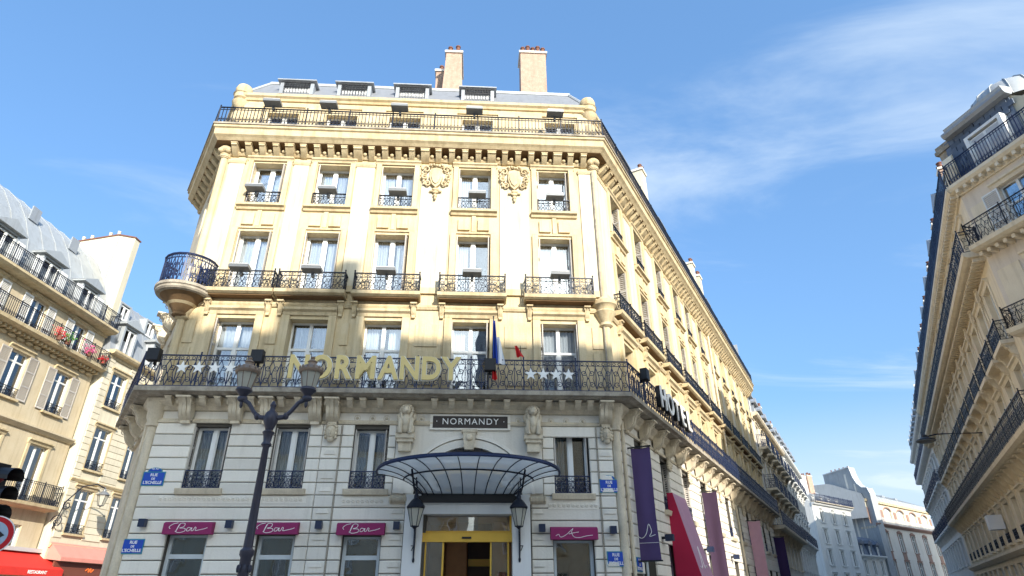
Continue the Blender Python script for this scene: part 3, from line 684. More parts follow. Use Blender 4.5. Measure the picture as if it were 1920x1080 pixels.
# ---- consoles, lions, little modillions under the long balcony
CON = console_mb(.36, .62, .52).mesh('console', M_LOWT); MAS = mascaron_mb().mesh('carved_face', M_LOWT, True); LION = lion_mb().mesh('carved_lion', M_LOWT, True)
for u_ in (-9.48, -8.08, -7.18, -5.8): link('console', CON, H, FRONT.at(u_, -.11, 6.89))
for u_ in (-5.3, 2.78): link('console', CON, H, FRONT.at(u_, -.11, 6.89)); link('carved_face', MAS, H, FRONT.at(u_, -.06, 5.98))
for u_ in (-3.14, .58): link('carved_lion', LION, H, FRONT.at(u_, -.12, 5.88)); part('lion_pedestal', MB().box(u_ - .26, u_ + .26, -.12, 0, 4.3, 5.5), M_LOW, H, FRONT.M)
SM = modillion_mb(.16, .24, .26).mesh('modillion', M_LOWT)
for u_ in (-9.95, -9.0, -8.57, -7.62, -6.78, -6.3, -4.8, -4.42, -3.92, -2.34, -1.83, -1.28, -.76, -.2, 1.05, 1.45, 1.93, 2.3): link('modillion', SM, H, FRONT.at(u_, -.3, 6.9))
for i in range(21): link('console', CON, H, RIGHT.at(.75 + i * 1.55, -.11, 6.89)); 
for i in range(3): link('console', CON, H, LEFT.at(.6 + i * 1.5, -.11, 6.89))
for i, zc in ((0, 9.98), (1, 9.98), (2, 9.98)): link('console', CON, H, LEFT.at(.7 + i * 1.3, -.02, 10.6))
for i in range(20): link('carved_face', MAS, H, RIGHT.at(.75 + i * 1.55, -.06, 6.0) @ Matrix.Scale(.8, 4)) if i % 2 else None
ROS = MB().lathe([(.11, 0), (.11, .03), (.08, .05), (.08, .03), (.05, .03), (.03, .07), (0, .08)], seg=14)
ROSM = MB().merge(ROS, RX90).mesh('rosette', M_LOWT, True)
for u_ in (-4.61, -4.17, -3.75, -2.72, .16, 1.15, 1.61, 2.11): link('rosette', ROSM, H, FRONT.at(u_, 0, 6.43 if u_ < -2 else 6.4))
for i in range(0): pass
# ---- rusticated blocks of the two lower storeys
BC = {}
def blocks(fr, segs_, z0, z1, d=.07):
    for a, b in segs_:
        if b - a < .06: continue
        key = (round(b - a, 2), round(z1 - z0, 3), d); me = proto(('blk',) + key, lambda: block_mesh(key[0] - .014, key[1] - .022, d, .02))
        link('stone_block', me, H, fr.at((a + b) / 2, -.001, (z0 + z1) / 2))
def cut(lo, hi, ops, zc, extra=()):
    seg = []; pts_ = sorted([(c - w_ / 2, c + w_ / 2) for c, w_, a, b in ops if a - .05 < zc < b + .02] + [e for e in extra]); x = lo
    for a, b in pts_:
        if a > x: seg.append((x, a))
        x = max(x, b)
    if x < hi: seg.append((x, hi))
    return seg
zs_ = [6.24 - .332 * i for i in range(19)] + [0]
portal = (-3.02, .5)
for i in range(len(zs_) - 1):
    z1, z0 = zs_[i], zs_[i + 1]; zc = (z0 + z1) / 2
    ex = [portal] if zc < 4.25 else ([(-3.42, .86)] if zc > 4.6 else [(-3.42, .86)])
    wins = [(c, w_ + .02, a, b) for c, w_, a, b in ops_fl + ops_g]
    sg = cut(-10.30, 2.95, wins, zc, ex)
    out_ = []
    for a, b in sg:                                   # vertical joints at the pilaster lines
        cuts_ = [x for x in (-5.55, -5.0, 2.5) if a + .1 < x < b - .1]
        if zc > 4.3 or zc < 3.96:
            pass
        pts_ = [a] + cuts_ + [b]; out_ += list(zip(pts_[:-1], pts_[1:]))
    blocks(FRONT, out_, z0, z1)
    sg = cut(.14, LR, [(c, w_ + .02, a, b) for c, w_, a, b in ops_rl + ops_rg], zc)
    if i < 12: blocks(RIGHT, [s for s in sg if s[0] < 18.5], z0, z1)
part('course_band', MB().box(18.0, LR, -.05, 0, 3.4, 4.1).box(18.0, LR, -.04, 0, .0, .5), M_LOW, H, RIGHT.M)
for i in range(12):
    z1, z0 = zs_[i], zs_[i + 1]; sg = cut(18.5, LR, [(c, w_ + .02, a, b) for c, w_, a, b in ops_rl + ops_rg], (z0 + z1) / 2)
    mb = MB()
    for a, b in sg:
        if b - a > .06: mb.box(a + .01, b - .01, -.055, .0, z0 + .015, z1 - .015)
    pt = part('stone_course', mb, M_LOW, H, RIGHT.M)
# relief tablets on blocks and frieze strips
for u0, u1, z in ((-9.72, -5.75, 4.12), (-4.78, -3.5, 4.08), (.98, 2.42, 3.98)):
    part('frieze_panel', MB().box(u0, u1, -.085, -.068, z - .1, z + .1), M_LOW, H, FRONT.M)
    fz = MB(); k = int((u1 - u0) / .13)
    for i in range(k): fz.tube([(u0 + .06 + i * .13 + .045 * math.cos(t), -.095, z + .04 * math.sin(t)) for t in [j * math.pi / 3 for j in range(6)]], .014, 3, True)
    part('guilloche', fz, M_LOW, H, FRONT.M)
for u_ in (-5.27, 2.72):
    for z in (5.42, 4.75, 4.4, 3.82, 3.14, 2.47, 1.8): part('tablet', MB().plate([(u_ - .17, z - .055), (u_ + .17, z - .055), (u_ + .11, z + .055), (u_ - .11, z + .055)], -.10, -.065), M_LOW, H, FRONT.M)
for u_ in (-3.22, .68):
    for z in (3.82, 3.14, 2.47): part('tablet', MB().plate([(u_ - .16, z - .055), (u_ + .16, z - .055), (u_ + .10, z + .055), (u_ - .10, z + .055)], -.11, -.065), M_LOW, H, FRONT.M)
# frieze above the entresol
part('frieze', MB().box(-10.3, 2.95, -.04, 0, 6.36, 6.58), M_LOW, H, FRONT.M)
part('frieze', MB().box(.14, LR, -.04, 0, 6.36, 6.58), M_LOW, H, RIGHT.M)
# ---- entrance: arch, portal, doors
ZC, RO, RI_ = 4.02, 1.93, 1.58
part('arch_wall', MB().box(-3.42, .86, -.035, -.002, 4.25, 6.24), M_LOW, H, FRONT.M)
def arc_ring(r0, r1, y0, y1, seg=26, a0=8, a1=172):
    mb = MB()
    V = []; F = []
    for i in range(seg + 1):
        a = R(a0 + (a1 - a0) * i / seg); c_, s_ = math.cos(a), math.sin(a)
        V += [(DX + r * c_, y, ZC + r * s_) for r, y in ((r0, y1), (r0, y0), (r1, y0), (r1, y1))]
    for i in range(seg):
        for j in range(4): F.append((i * 4 + j, i * 4 + (j + 1) % 4, (i + 1) * 4 + (j + 1) % 4, (i + 1) * 4 + j))
    F += [(0, 1, 2, 3), tuple(range(seg * 4, seg * 4 + 4))[::-1]]
    return mb.add(V, F)
part('archivolt', arc_ring(RO - .1, RO, -.13, -.036), M_LOW, H, FRONT.M); part('archivolt', arc_ring(RI_, RO - .13, -.10, -.036), M_LOW, H, FRONT.M)
pts = [(DX + (RI_ - .02) * math.cos(R(a)), ZC + (RI_ - .02) * math.sin(R(a))) for a in range(8, 173, 6)]
part('tympanum', MB().plate(pts[::-1], -.06, -.037), M_DARK, H, FRONT.M)
fan = MB()
for a in range(20, 170, 14): fan.tube([(DX + .6 * math.cos(R(a)), -.08, ZC + .6 * math.sin(R(a))), (DX + RI_ * math.cos(R(a)), -.08, ZC + RI_ * math.sin(R(a)))], .02, 4)
part('fanlight_bars', fan, M_IRON, H, FRONT.M)
ks = part('keystone', MB().plate([(DX - .13, 5.5), (DX + .13, 5.5), (DX + .2, 6.02), (DX - .2, 6.02)], -.24, -.036).box(DX - .23, DX + .23, -.26, -.036, 6.0, 6.08), M_LOWT, H, FRONT.M)
part('boss', MB().ball((DX, -.26, 5.84), (.1, .06, .1), 10, 6), M_LOWT, ks, FRONT.M, True)
pl = part('name_plaque', MB().box(-2.46, -.08, -.1, 0, 6.1, 6.56), M_LOW, H, FRONT.M)
part('plaque_panel', MB().box(-2.38, -.16, -.112, -.1, 6.155, 6.505), M_BROWNP, pl, FRONT.M)
link('lettering', text_mesh('· NORMANDY ·', .262, .004, M_WHITEP, -.001, spacing=1.18), pl, FRONT.at(-1.27, -.118, 6.335) @ RX90)
for a, b in ((-3.0, -2.5), (-.08 + .04, .46)):
    part('portal_pier', MB().box(a, b, -.2, .3, 0, 4.25), M_WHITE, H, FRONT.M)
part('portal_lintel', MB().prism([(.3, 3.74), (-.2, 3.74), (-.2, 3.98), (-.24, 4.0), (-.28, 4.12), (-.3, 4.26), (.3, 4.26)], -2.5, -.04), M_WHITE, H, FRONT.M)
for a in (-3.22, .68):
    part('scroll_capital', MB().box(a - .24, a + .24, -.12, 0, 4.02, 4.24).tube([(a - .16, -.15, 4.12), (a + .16, -.15, 4.12)], .085, 8).tube([(a - .2, -.12, 4.06), (a - .2, -.2, 4.1), (a - .2, -.2, 4.18)], .04, 6).tube([(a + .2, -.12, 4.06), (a + .2, -.2, 4.1), (a + .2, -.2, 4.18)], .04, 6), M_LOWT, H, FRONT.M, True)
tr = part('transom_light', MB().box(-2.5, -.04, .16, .2, 3.28, 3.34).box(-2.5, -2.44, .16, .2, 3.34, 3.74).box(-.1, -.04, .16, .2, 3.34, 3.74), M_GOLD, H, FRONT.M)
part('pane', MB().box(-2.44, -.1, .175, .185, 3.34, 3.74), M_GLASS, tr, FRONT.M)
dr = part('sliding_door', MB().box(-2.5, -.04, -.02, .16, 3.04, 3.27), M_GOLD, H, FRONT.M)
part('sensor', MB().box(DX - .13, DX + .13, -.045, -.02, 3.12, 3.17), M_BLACK, dr, FRONT.M)
for a, b in ((-2.42, -1.9), (-.64, -.12)):
    part('door_leaf', MB().box(a, a + .04, .05, .1, 0, 3.04).box(b - .05, b, .05, .1, 0, 3.04).box(a + .04, b - .05, .05, .1, 0, .1), M_GOLD, dr, FRONT.M)
    part('pane', MB().box(a + .04, b - .05, .07, .08, .1, 3.04), M_GLASS, dr, FRONT.M)
lob = part('lobby', MB().quad((-2.5, .4, 0), (-2.5, .4, 3.8), (-2.5, 3.2, 3.8), (-2.5, 3.2, 0)).quad((-.04, .4, 0), (-.04, 3.2, 0), (-.04, 3.2, 3.8), (-.04, .4, 3.8)).quad((-2.5, .4, 3.8), (-.04, .4, 3.8), (-.04, 3.2, 3.8), (-2.5, 3.2, 3.8)).quad((-2.5, 3.2, 0), (-2.5, 3.2, 3.8), (-.04, 3.2, 3.8), (-.04, 3.2, 0)), M_WOOD, H, FRONT.M)
part('lobby_panel', MB().box(-1.9, -1.3, 2.2, 2.3, 0, 3.79).box(-.5, -.1, 2.2, 2.3, 0, 3.79), M_WOOD, lob, FRONT.M)
part('inner_door', MB().box(-1.25, -.55, 2.5, 2.6, 2.55, 2.75), M_GOLD, lob, FRONT.M); part('inner_screen', MB().box(-1.27, -.52, 2.62, 2.7, 0, 3.79), M_WOODD, lob, FRONT.M)
for u_ in (-2.74, .21): link('house_number', text_mesh('7', .2, .006, M_BROWNP), H, FRONT.at(u_, -.208, 2.86) @ RX90)
# ---- drain pipes
def pipe(fr, x, y, z0, z1, r=.05, m_=None, name='drain_pipe'):
    mb = MB().tube([(x, -y, z0), (x, -y, z1)], r, 8)
    for z in np.arange(z0 + .5, z1, 1.9): mb.tube([(x, -y, z), (x, -y, z + .05)], r * 1.35, 8)
    return part(name, mb, m_ or M_LOWT, H, fr.M, True)
pipe(RIGHT, .32, .13, 0, 6.5, .055); pipe(LEFT, LLn - .3, .13, 0, 6.3, .055); pipe(FRONT, 2.99, .1, 7.2, 15.8, .03, M_SLAB); pipe(RIGHT, 18.6, .15, 0, 16, .06)
pipe(FRONT, 2.47, .09, .2, 6.2, .012, M_SLAB, 'cable'); pipe(FRONT, -5.02, .09, .2, 6.2, .012, M_SLAB, 'cable')
# ---- roof
def inset(o_): return offpath(PATH, -o_)
r0, r1, r2 = inset(-.02), inset(1.0), inset(4.5)
rf = MB()
for i in range(3):
    a, b, c, d = r0[i], r0[i + 1], r1[i + 1], r1[i]; rf.quad((a.x, a.y, 19.08), (b.x, b.y, 19.08), (c.x, c.y, 20.7), (d.x, d.y, 20.7))
roof = part('roof', rf, M_SLATEG, H, I4)
rt = MB()
c0, c1 = r1[1], r1[2]
rt.add([(r1[0].x, r1[0].y, 20.71), (r1[1].x, r1[1].y, 20.71), (r1[2].x, r1[2].y, 20.71), (r1[3].x, r1[3].y, 20.71), (bq[0].x, bq[0].y, 20.75), (bq[1].x, bq[1].y, 20.75)], [(0, 1, 2, 3, 4, 5)])
for a, b in ((PE, bq[0]), (bq[0], bq[1]), (bq[1], PLE)): rt.quad((a.x, a.y, 18.9), (b.x, b.y, 18.9), (b.x, b.y, 20.75), (a.x, a.y, 20.75))
part('roof_terrace', rt, M_ZINC, roof, I4)
part('ridge_flashing', sweep([r1[0], r1[1], r1[2], r1[3]], [(-.05, 20.69), (.05, 20.66), (.06, 20.78), (-.05, 20.81)]), M_ZINCL, roof, I4)
for p, q in ((r0[1], r1[1]), (r0[2], r1[2])): part('hip_flashing', MB().tube([(p.x, p.y, 19.1), (q.x, q.y, 20.72)], .07, 6), M_ZINCL, roof, I4)
def dormer(fr, c):
    d = part('dormer', MB().box(-.66, -.52, .18, .9, 0, .62).box(.52, .66, .18, .9, 0, .62).prism([(.06, .62), (.06, .67), (1.0, .76), (1.0, .62)], -.76, .76).box(-.52, .52, .3, .34, 0, .06), M_ZINC, H, fr.at(c, .0, 19.42))
    part('dormer_glass', MB().box(-.52, .52, .36, .38, .06, .62), M_CURT, d, fr.at(c, 0, 19.42))
    g = MB()
    for i in range(9): g.box(-.47 + i * .11, -.45 + i * .11, .14, .16, .06, .56)
    g.box(-.5, .5, .13, .17, .32, .35).box(-.5, .5, .13, .17, .54, .57)
    part('dormer_bars', g, M_BLACK, d, fr.at(c, 0, 19.42))
for c in (-8.5, -6.25, -3.95, -1.33): dormer(FRONT, c)
for c in BAYS[1::2]: dormer(RIGHT, c)
def chimney(root, M, w_, d, h, taper=0, pots=4, mm=None, cap=True, top=.12):
    x, y = w_ / 2, d / 2; t = 1 - taper
    mb = MB().add([(-x, -y, 0), (x, -y, 0), (x, y, 0), (-x, y, 0), (-x * t, -y, h), (x * t, -y, h), (x * t, y, h), (-x * t, y, h)], [(0, 1, 5, 4), (1, 2, 6, 5), (2, 3, 7, 6), (3, 0, 4, 7), (4, 5, 6, 7)])
    ch = part('chimney', mb, mm or M_BRICK, root, M)
    part('chimney_cap', MB().box(-x * t - .07, x * t + .07, -y - .07, y + .07, h, h + top), M_LOW, ch, M)
    for i in range(pots):
        px = -x * t + (i + .5) * w_ * t / pots
        part('chimney_pot', MB().lathe([(.12, 0), (.10, .12), (.09, .26 + .1 * (i % 2)), (.12, .28 + .1 * (i % 2)), (.12, .34 + .1 * (i % 2)), (.06, .34 + .1 * (i % 2)), (.05, .1)], px, -y + .12, 10), M_TERRA, ch, M @ T(0, 0, h + top))
    return ch
chimney(H, FRONT.at(1.3, 3.6, 20.5), 1.24, .9, 5.1, 0, 5)
chimney(H, FRONT.at(-2.55, 3.6, 20.5), 1.1, 1.6, 4.5, .34, 2, cap=False)
chimney(H, FRONT.at(-3.2, 4.3, 20.5), .5, .8, 4.4, 0, 1)
for s_ in (9.5, 20.5, 22.6): chimney(H, RIGHT.at(s_, .75, 19.9), .7, .8, 2.6 if s_ < 15 else 2.2, 0, 2, M_PLAS)

# ================================================================== things on the hotel
fl_name = {17.9: 'top balcony rail', 14.2: 'fourth-floor window guard', 10.96: 'third-floor balcony rail'}
col_name = ['leftmost window', 'second window from the left', 'middle window', 'second window from the right', 'rightmost window']
def flood():
    mb = MB().prism([(0, 0), (-.34, .02), (-.36, .1), (-.02, .13)], -.31, .31).box(-.04, .04, -.06, .1, -.12, .01)
    return mb
FLM = flood().mesh('housing', M_BOX); FLL = MB().box(-.29, .29, -.335, -.04, .128, .15).mesh('lid', M_BOXL)
for z, offy, us in ((17.9, .62, (-8.85, -6.8, -4.2, -1.42, 1.62)), (14.42, .1, (-9.0, -6.5, -4.05, -1.24, 1.54)), (11.05, .42, (-8.75, -6.48, -4.12, -1.34, 1.55))):
    for i, u_ in enumerate(us):
        nm = {17.9: 'top balcony rail', 14.42: 'fourth-floor guard', 11.05: 'third-floor rail'}[z]
        M = FRONT.at(u_, -offy, z)
        t_ = thing('floodlight', f'grey floodlight box on the {nm} by the {col_name[i]}', 'floodlight', M, group='flat grey floodlight boxes on the hotel front')
        link('housing', FLM, t_, M); link('lid', FLL, t_, M)
# black floodlights on the long balcony
BF = MB().box(-.17, .17, -.22, 0, -.18, .18).box(-.03, .03, 0, .08, -.25, .05).mesh('projector', M_BLACK)
for (u_, o_, z, lb, fr) in ((-10.5, .68, 8.02, 'black projector on the long balcony rail at the left corner of the hotel', FRONT), (-7.55, .68, 8.02, 'black projector on the long balcony rail just left of the gold letters', FRONT), (-.72, .68, 7.86, 'black projector on the long balcony rail under the flag', FRONT), (.95, .68, 8.05, 'black projector on the long balcony rail at the right corner of the hotel', RIGHT)):
    thing('projector', lb, 'floodlight', fr.at(u_, -o_ - .05, z), BF, 'black projectors on the long balcony')
# gold letters
sg = thing('letter_sign', 'large gold NORMANDY letters fixed to the long balcony railing', 'sign', FRONT.at(-4.08, -.78, 7.7))
word = 'NORMANDY'; adv = {'N': .66, 'O': .68, 'R': .62, 'M': .78, 'A': .62, 'D': .64, 'Y': .58}
x = -6.62
for ch in word:
    wd = adv[ch] * .885; sc = Matrix.Diagonal((.82, 1, 1, 1)); M = FRONT.at(x + wd / 2, -.82, 7.70) @ RX90 @ sc
    link('letter', text_mesh(ch, .98, .025, M_GOLDL, .028, 'letter'), sg, M)
    link('letter_back', text_mesh(ch, .98, .008, M_WHITEP, .052, 'letter_back'), sg, FRONT.at(x + wd / 2, -.775, 7.70) @ RX90 @ sc); x += wd * 1.01 + .045
hs = thing('letter_sign', 'white HOTEL letters with black sides on the balcony around the right corner', 'sign', RIGHT.at(4.3, -.8, 7.7))
x = 2.25
for ch in 'HOTEL':
    wd = .82; link('letter', text_mesh(ch, 1.05, .02, M_WHITEP, .012, 'letter'), hs, RIGHT.at(x + wd / 2, -.93, 7.68) @ RX90)
    link('letter_body', text_mesh(ch, 1.05, .07, M_BLACK, .012, 'letter_body'), hs, RIGHT.at(x + wd / 2, -.84, 7.68) @ RX90); x += wd + .06
# stars
def star(r, d):
    pts = [((r if i % 2 == 0 else r * .4) * math.sin(math.pi * i / 5), (r if i % 2 == 0 else r * .4) * math.cos(math.pi * i / 5)) for i in range(10)]
    return MB().plate(pts, -d, 0)
STM = star(.2, .03).mesh('star', M_WHITEP)
for base, us, lb in ((0, (-9.66, -9.2, -8.74, -8.3), 'left'), (0, (.5, .88, 1.26, 1.64), 'right')):
    t_ = thing('star_row', f'row of four white stars on the long balcony railing, {"left of the gold letters" if lb == "left" else "right of the flag"}', 'stars', FRONT.at(us[1], -.78, 7.68))
    for u_ in us: link('star', STM, t_, FRONT.at(u_, -.75, 7.68 if lb == 'left' else 7.62))
# flag
fp = thing('flag', 'French tricolour flag hanging furled from a pole on the long balcony', 'flag', FRONT.at(-.66, -.75, 7.3))
part('flag_pole', MB().tube([(0, 0, -.1), (.03, -.02, 2.15)], .018, 6).ball((.03, -.02, 2.18), .03, 6, 4), M_IRON, fp, FRONT.at(-.66, -.75, 7.3))
def cloth(x0, x1, zt, zb, skew, ph, m_):
    V = []; F = []; nx, nz_ = 8, 10
    for j in range(nz_ + 1):
        t = j / nz_
        for i in range(nx + 1):
            s = i / nx; V.append((x0 + (x1 - x0) * s * (.35 + .65 * t) + skew * t, -.03 - .05 * math.sin(s * 9 + ph + t * 2) * (.4 + t), zt + (zb - zt) * t))
    for j in range(nz_):
        for i in range(nx): a = j * (nx + 1) + i; F.append((a, a + 1, a + nx + 2, a + nx + 1))
    return MB().add(V, F)
part('flag_stripe', cloth(.02, .2, 2.05, .62, -.0, 0, 0), M_FB, fp, FRONT.at(-.66, -.75, 7.3), True)
part('flag_stripe', cloth(.12, .42, 1.5, .62, -.02, 2, 0), M_FW, fp, FRONT.at(-.66, -.74, 7.3), True)
part('flag_stripe', cloth(.0, .16, .68, .12, .0, 4, 0), M_FR, fp, FRONT.at(-.66, -.76, 7.3), True)
pn = thing('pennant', 'small red pennant above the long balcony, right of the flag', 'pennant', FRONT.at(.18, -.72, 8.05))
part('pennant_staff', MB().tube([(.04, 0, 0), (.02, 0, .5)], .01, 5), M_IRON, pn, FRONT.at(.18, -.72, 8.05))
part('pennant_cloth', cloth(-.16, .08, .48, .12, .06, 1, 0), M_FR, pn, FRONT.at(.18, -.72, 8.05), True)
# magenta awnings with script
def stroke(pts, r): return MB().tube([(x_, 0, z_) for x_, z_ in pts], r, 4)
def smooth(pts, n=5):
    o = []; P = [pts[0]] + pts + [pts[-1]]
    for i in range(1, len(P) - 2):
        for k in range(n):
            t = k / n; o.append(tuple(.5 * (2 * P[i][j] + (P[i + 1][j] - P[i - 1][j]) * t + (2 * P[i - 1][j] - 5 * P[i][j] + 4 * P[i + 1][j] - P[i + 2][j]) * t * t + (3 * P[i][j] - P[i - 1][j] - 3 * P[i + 1][j] + P[i + 2][j]) * t ** 3) for j in (0, 1)))
    return o + [pts[-1]]
def bar_script():
    mb = MB(); r = .0085
    mb.merge(stroke(smooth([(-.44, -.02), (-.47, .03), (-.38, .10), (-.26, .125)]), r))
    mb.merge(stroke(smooth([(-.2, .11), (-.28, -.09), (-.21, .10), (-.08, .11), (-.1, .03), (-.2, .0), (-.06, -.01), (-.06, -.08), (-.2, -.115), (-.3, -.08)]), r))
    mb.merge(stroke(smooth([(.1, .0), (.02, .01), (-.01, -.06), (.05, -.07), (.12, .01), (.11, -.06), (.16, -.06), (.2, .02), (.23, .0), (.22, -.06), (.3, -.05), (.44, -.02), (.52, .01)]), r))
    return mb
def it_script():
    mb = MB(); r = .0085
    mb.merge(stroke(smooth([(-.52, -.07), (-.44, -.03), (-.38, -.1), (-.22, -.03), (-.04, .12), (-.08, .03), (-.02, -.09), (.14, -.11), (.32, -.07), (.5, -.05)]), r))
    mb.merge(stroke(smooth([(-.16, -.02), (-.02, .01), (.12, .03)]), r)); return mb
for i, (u_, wd, z0, z1) in enumerate(((-8.7, 1.27, 3.215, 3.53), (-6.42, 1.2, 3.215, 3.52), (-4.15, 1.28, 3.2, 3.51), (1.66, 1.3, 3.08, 3.41))):
    lb = ['magenta awning lettered Bar over the leftmost ground-floor window', 'magenta awning lettered Bar partly behind the street lamp post', 'magenta awning lettered Bar beside the entrance canopy', 'magenta awning with a looping white script right of the entrance'][i]
    M = FRONT.at(u_, -.08, z0); a = thing('awning', lb, 'awning', M, group='magenta ground-floor awnings')
    h = z1 - z0; part('awning_cloth', MB().prism([(0, 0), (-.20, 0), (-.20, h * .86), (-.1, h), (0, h)], -wd / 2, wd / 2), M_AWN, a, M)
    part('script', (bar_script() if i < 3 else it_script()), M_WHITEP, a, FRONT.at(u_, -.282, z0 + h * .48))
# little wall lamps
for i, (u_, z) in enumerate(((-9.93, 3.5), (-7.66, 3.47), (-5.29, 3.45), (-3.2, 3.44), (.78, 3.38), (2.76, 3.33))):
    M = FRONT.at(u_, -.072, z); lb = ['left of the first Bar awning', 'between the first and second Bar awnings', 'between the second and third Bar awnings', 'left of the entrance', 'right of the entrance', 'right of the script awning, by the right corner pipe'][i]
    a = thing('wall_lamp', f'small dark cube wall lamp {lb}', 'wall lamp', M, group='cube wall lamps on the hotel front')
    part('lamp_body', MB().box(-.085, .085, -.2, -.04, -.1, .1), M_NAVY, a, M); part('lamp_mount', MB().box(-.04, .04, -.04, 0, -.05, .05), M_BLACK, a, M)
for i, s_ in enumerate((3.6, 9.6, 15.2)):
    M = RIGHT.at(s_, -.06, 3.4); a = thing('wall_lamp', f'dark cube wall lamp on the hotel street side, {["before the crimson box", "beside the plum banner", "before the rose banner"][i]}', 'wall lamp', M, group='cube wall lamps on the hotel side')
    part('lamp_body', MB().box(-.1, .1, -.4, -.14, -.1, .1), M_NAVY, a, M); part('lamp_mount', MB().box(-.03, .03, -.14, 0, -.04, .04), M_BLACK, a, M)
# street name plates
def plate(fr, u_, z, wd, h, arch, lb, grp):
    M = fr.at(u_, -.074, z); a = thing('street_sign', lb, 'street sign', M, group=grp)
    part('sign_frame', MB().box(-wd / 2 - .025, wd / 2 + .025, -.012, 0, -h / 2 - .025, h / 2 + .025), M_GREEN, a, M)
    part('sign_plate', MB().box(-wd / 2, wd / 2, -.02, -.012, -h / 2, h / 2), M_BLUE, a, M)
    for k, tx in enumerate(('RUE', 'DE', "L'ECHELLE")): link('lettering', text_mesh(tx, h * (.33 if k != 1 else .24), .002, M_WHITEP, .002), a, M @ T(0, -.024, h * (.3 - .31 * k)) @ RX90)
    if arch:
        pts = [(wd * .36 * math.cos(R(t)), h / 2 + .027 + h * .34 * math.sin(R(t))) for t in range(0, 181, 15)]
        part('sign_arch', MB().plate(pts[::-1], -.014, 0), M_GREEN, a, M); pts = [(x_ * .86, h / 2 + .03 + (z_ - h / 2 - .027) * .84) for x_, z_ in pts]
        part('sign_arch_face', MB().plate(pts[::-1], -.021, -.014), M_BLUE, a, M); link('lettering', text_mesh('1er Arr', h * .2, .002, M_WHITEP, .001), a, M @ T(0, -.025, h / 2 + .1) @ RX90)
plate(FRONT, -10.0, 4.66, .55, .33, True, 'arched blue street name sign high on the left corner of the hotel', 'blue street name signs')
plate(FRONT, -10.08, 2.93, .5, .32, False, 'plain blue street name sign low on the left corner of the hotel', 'blue street name signs')
plate(FRONT, 2.76, 4.52, .52, .33, True, 'arched blue street name sign high on the right corner pier', 'blue street name signs')
plate(FRONT, 2.8, 2.6, .44, .34, False, 'plain blue street name sign low on the right corner pier', 'blue street name signs')
plate(RIGHT, .95, 2.5, .45, .34, False, 'plain blue street name sign round the corner below the purple banner', 'blue street name signs')
# ---- glass canopy
CMt = FRONT.at(-1.27, -.25, 4.3)
cp = thing('entrance_canopy', 'fan-shaped glass and iron canopy over the hotel entrance', 'canopy', CMt)
NTH = 13
def cpoint(i, t):                                     # i along the fan, t from wall beam (0) to rim (1)
    th = math.pi * i / NTH
    bx, by, bz = 1.27 * math.cos(th) * 1.0, -.28, 4.22
    rx, ry, rz = 2.52 * math.cos(th), -.55 - 1.6 * (max(0, math.sin(th)) ** .8), 4.72 + .22 * math.sin(th)
    s = t ** 1.15; zz_ = bz + (rz - bz) * (1 - (1 - t) ** 2.1)
    return (bx + (rx - bx) * s, by + (ry - by) * t, zz_)
C0 = FRONT.at(-1.27, 0, 0)
for i in range(NTH + 1): part('rib', MB().tube([cpoint(i, k / 8) for k in range(9)], .015, 5), M_IRON, cp, C0)
for i in range(NTH):
    V = []; F = []
    for k in range(9): V += [cpoint(i, k / 8), cpoint(i + 1, k / 8)]
    F = [(2 * k, 2 * k + 1, 2 * k + 3, 2 * k + 2) for k in range(8)]
    part('pane', MB().add([(a, b, c + .025) for a, b, c in V], F), M_GLASSC, cp, C0)
rim = [cpoint(i * NTH / 42, 1) for i in range(43)]
part('rim', MB().tube(rim, .035, 6).add(*(lambda P: ([q for p in P for q in ((p[0], p[1] - .02, p[2] - .04), (p[0], p[1] - .02, p[2] + .07))], [(2 * i, 2 * i + 2, 2 * i + 3, 2 * i + 1) for i in range(len(P) - 1)]))(rim)), M_IRON2, cp, C0)
part('purlin', MB().tube([cpoint(i * NTH / 30, .48) for i in range(31)], .024, 5), M_IRON, cp, C0)
part('wall_beam', MB().box(-1.45, 1.45, -.34, -.22, 4.02, 4.2).box(-1.3, 1.3, -.30, -.22, 4.2, 4.28), M_BLACK, cp, C0)
for sg_ in (-1, 1):
    x_ = sg_ * 1.42
    mb = MB().tube([(x_, -.3, 4.25), (x_, -.26, 3.6), (x_, -.24, 2.9), (x_, -.22, 2.6)], [.04, .035, .03, .02], 6)
    mb.tube([(x_ + sg_ * .0, -.3, 4.2), (x_ + sg_ * .05, -.8, 4.35), (x_ + sg_ * .1, -1.2, 4.75)], .03, 5)
    for (py, pz, rr, a0, tn) in ((-.5, 4.2, .15, 0, 1.4), (-.4, 3.75, .12, 2, -1.4), (-.75, 4.5, .12, 1, 1.3), (-.33, 3.2, .08, 1, 1.3)):
        mb.tube([(x_, py + p[0], pz + p[2]) for p in spiral(0, 0, rr, .02, a0, tn, 12)], .02, 4)
    mb.ball((x_, -.22, 2.58), (.035, .035, .07), 6, 5)
    part('bracket', mb, M_IRON, cp, C0)
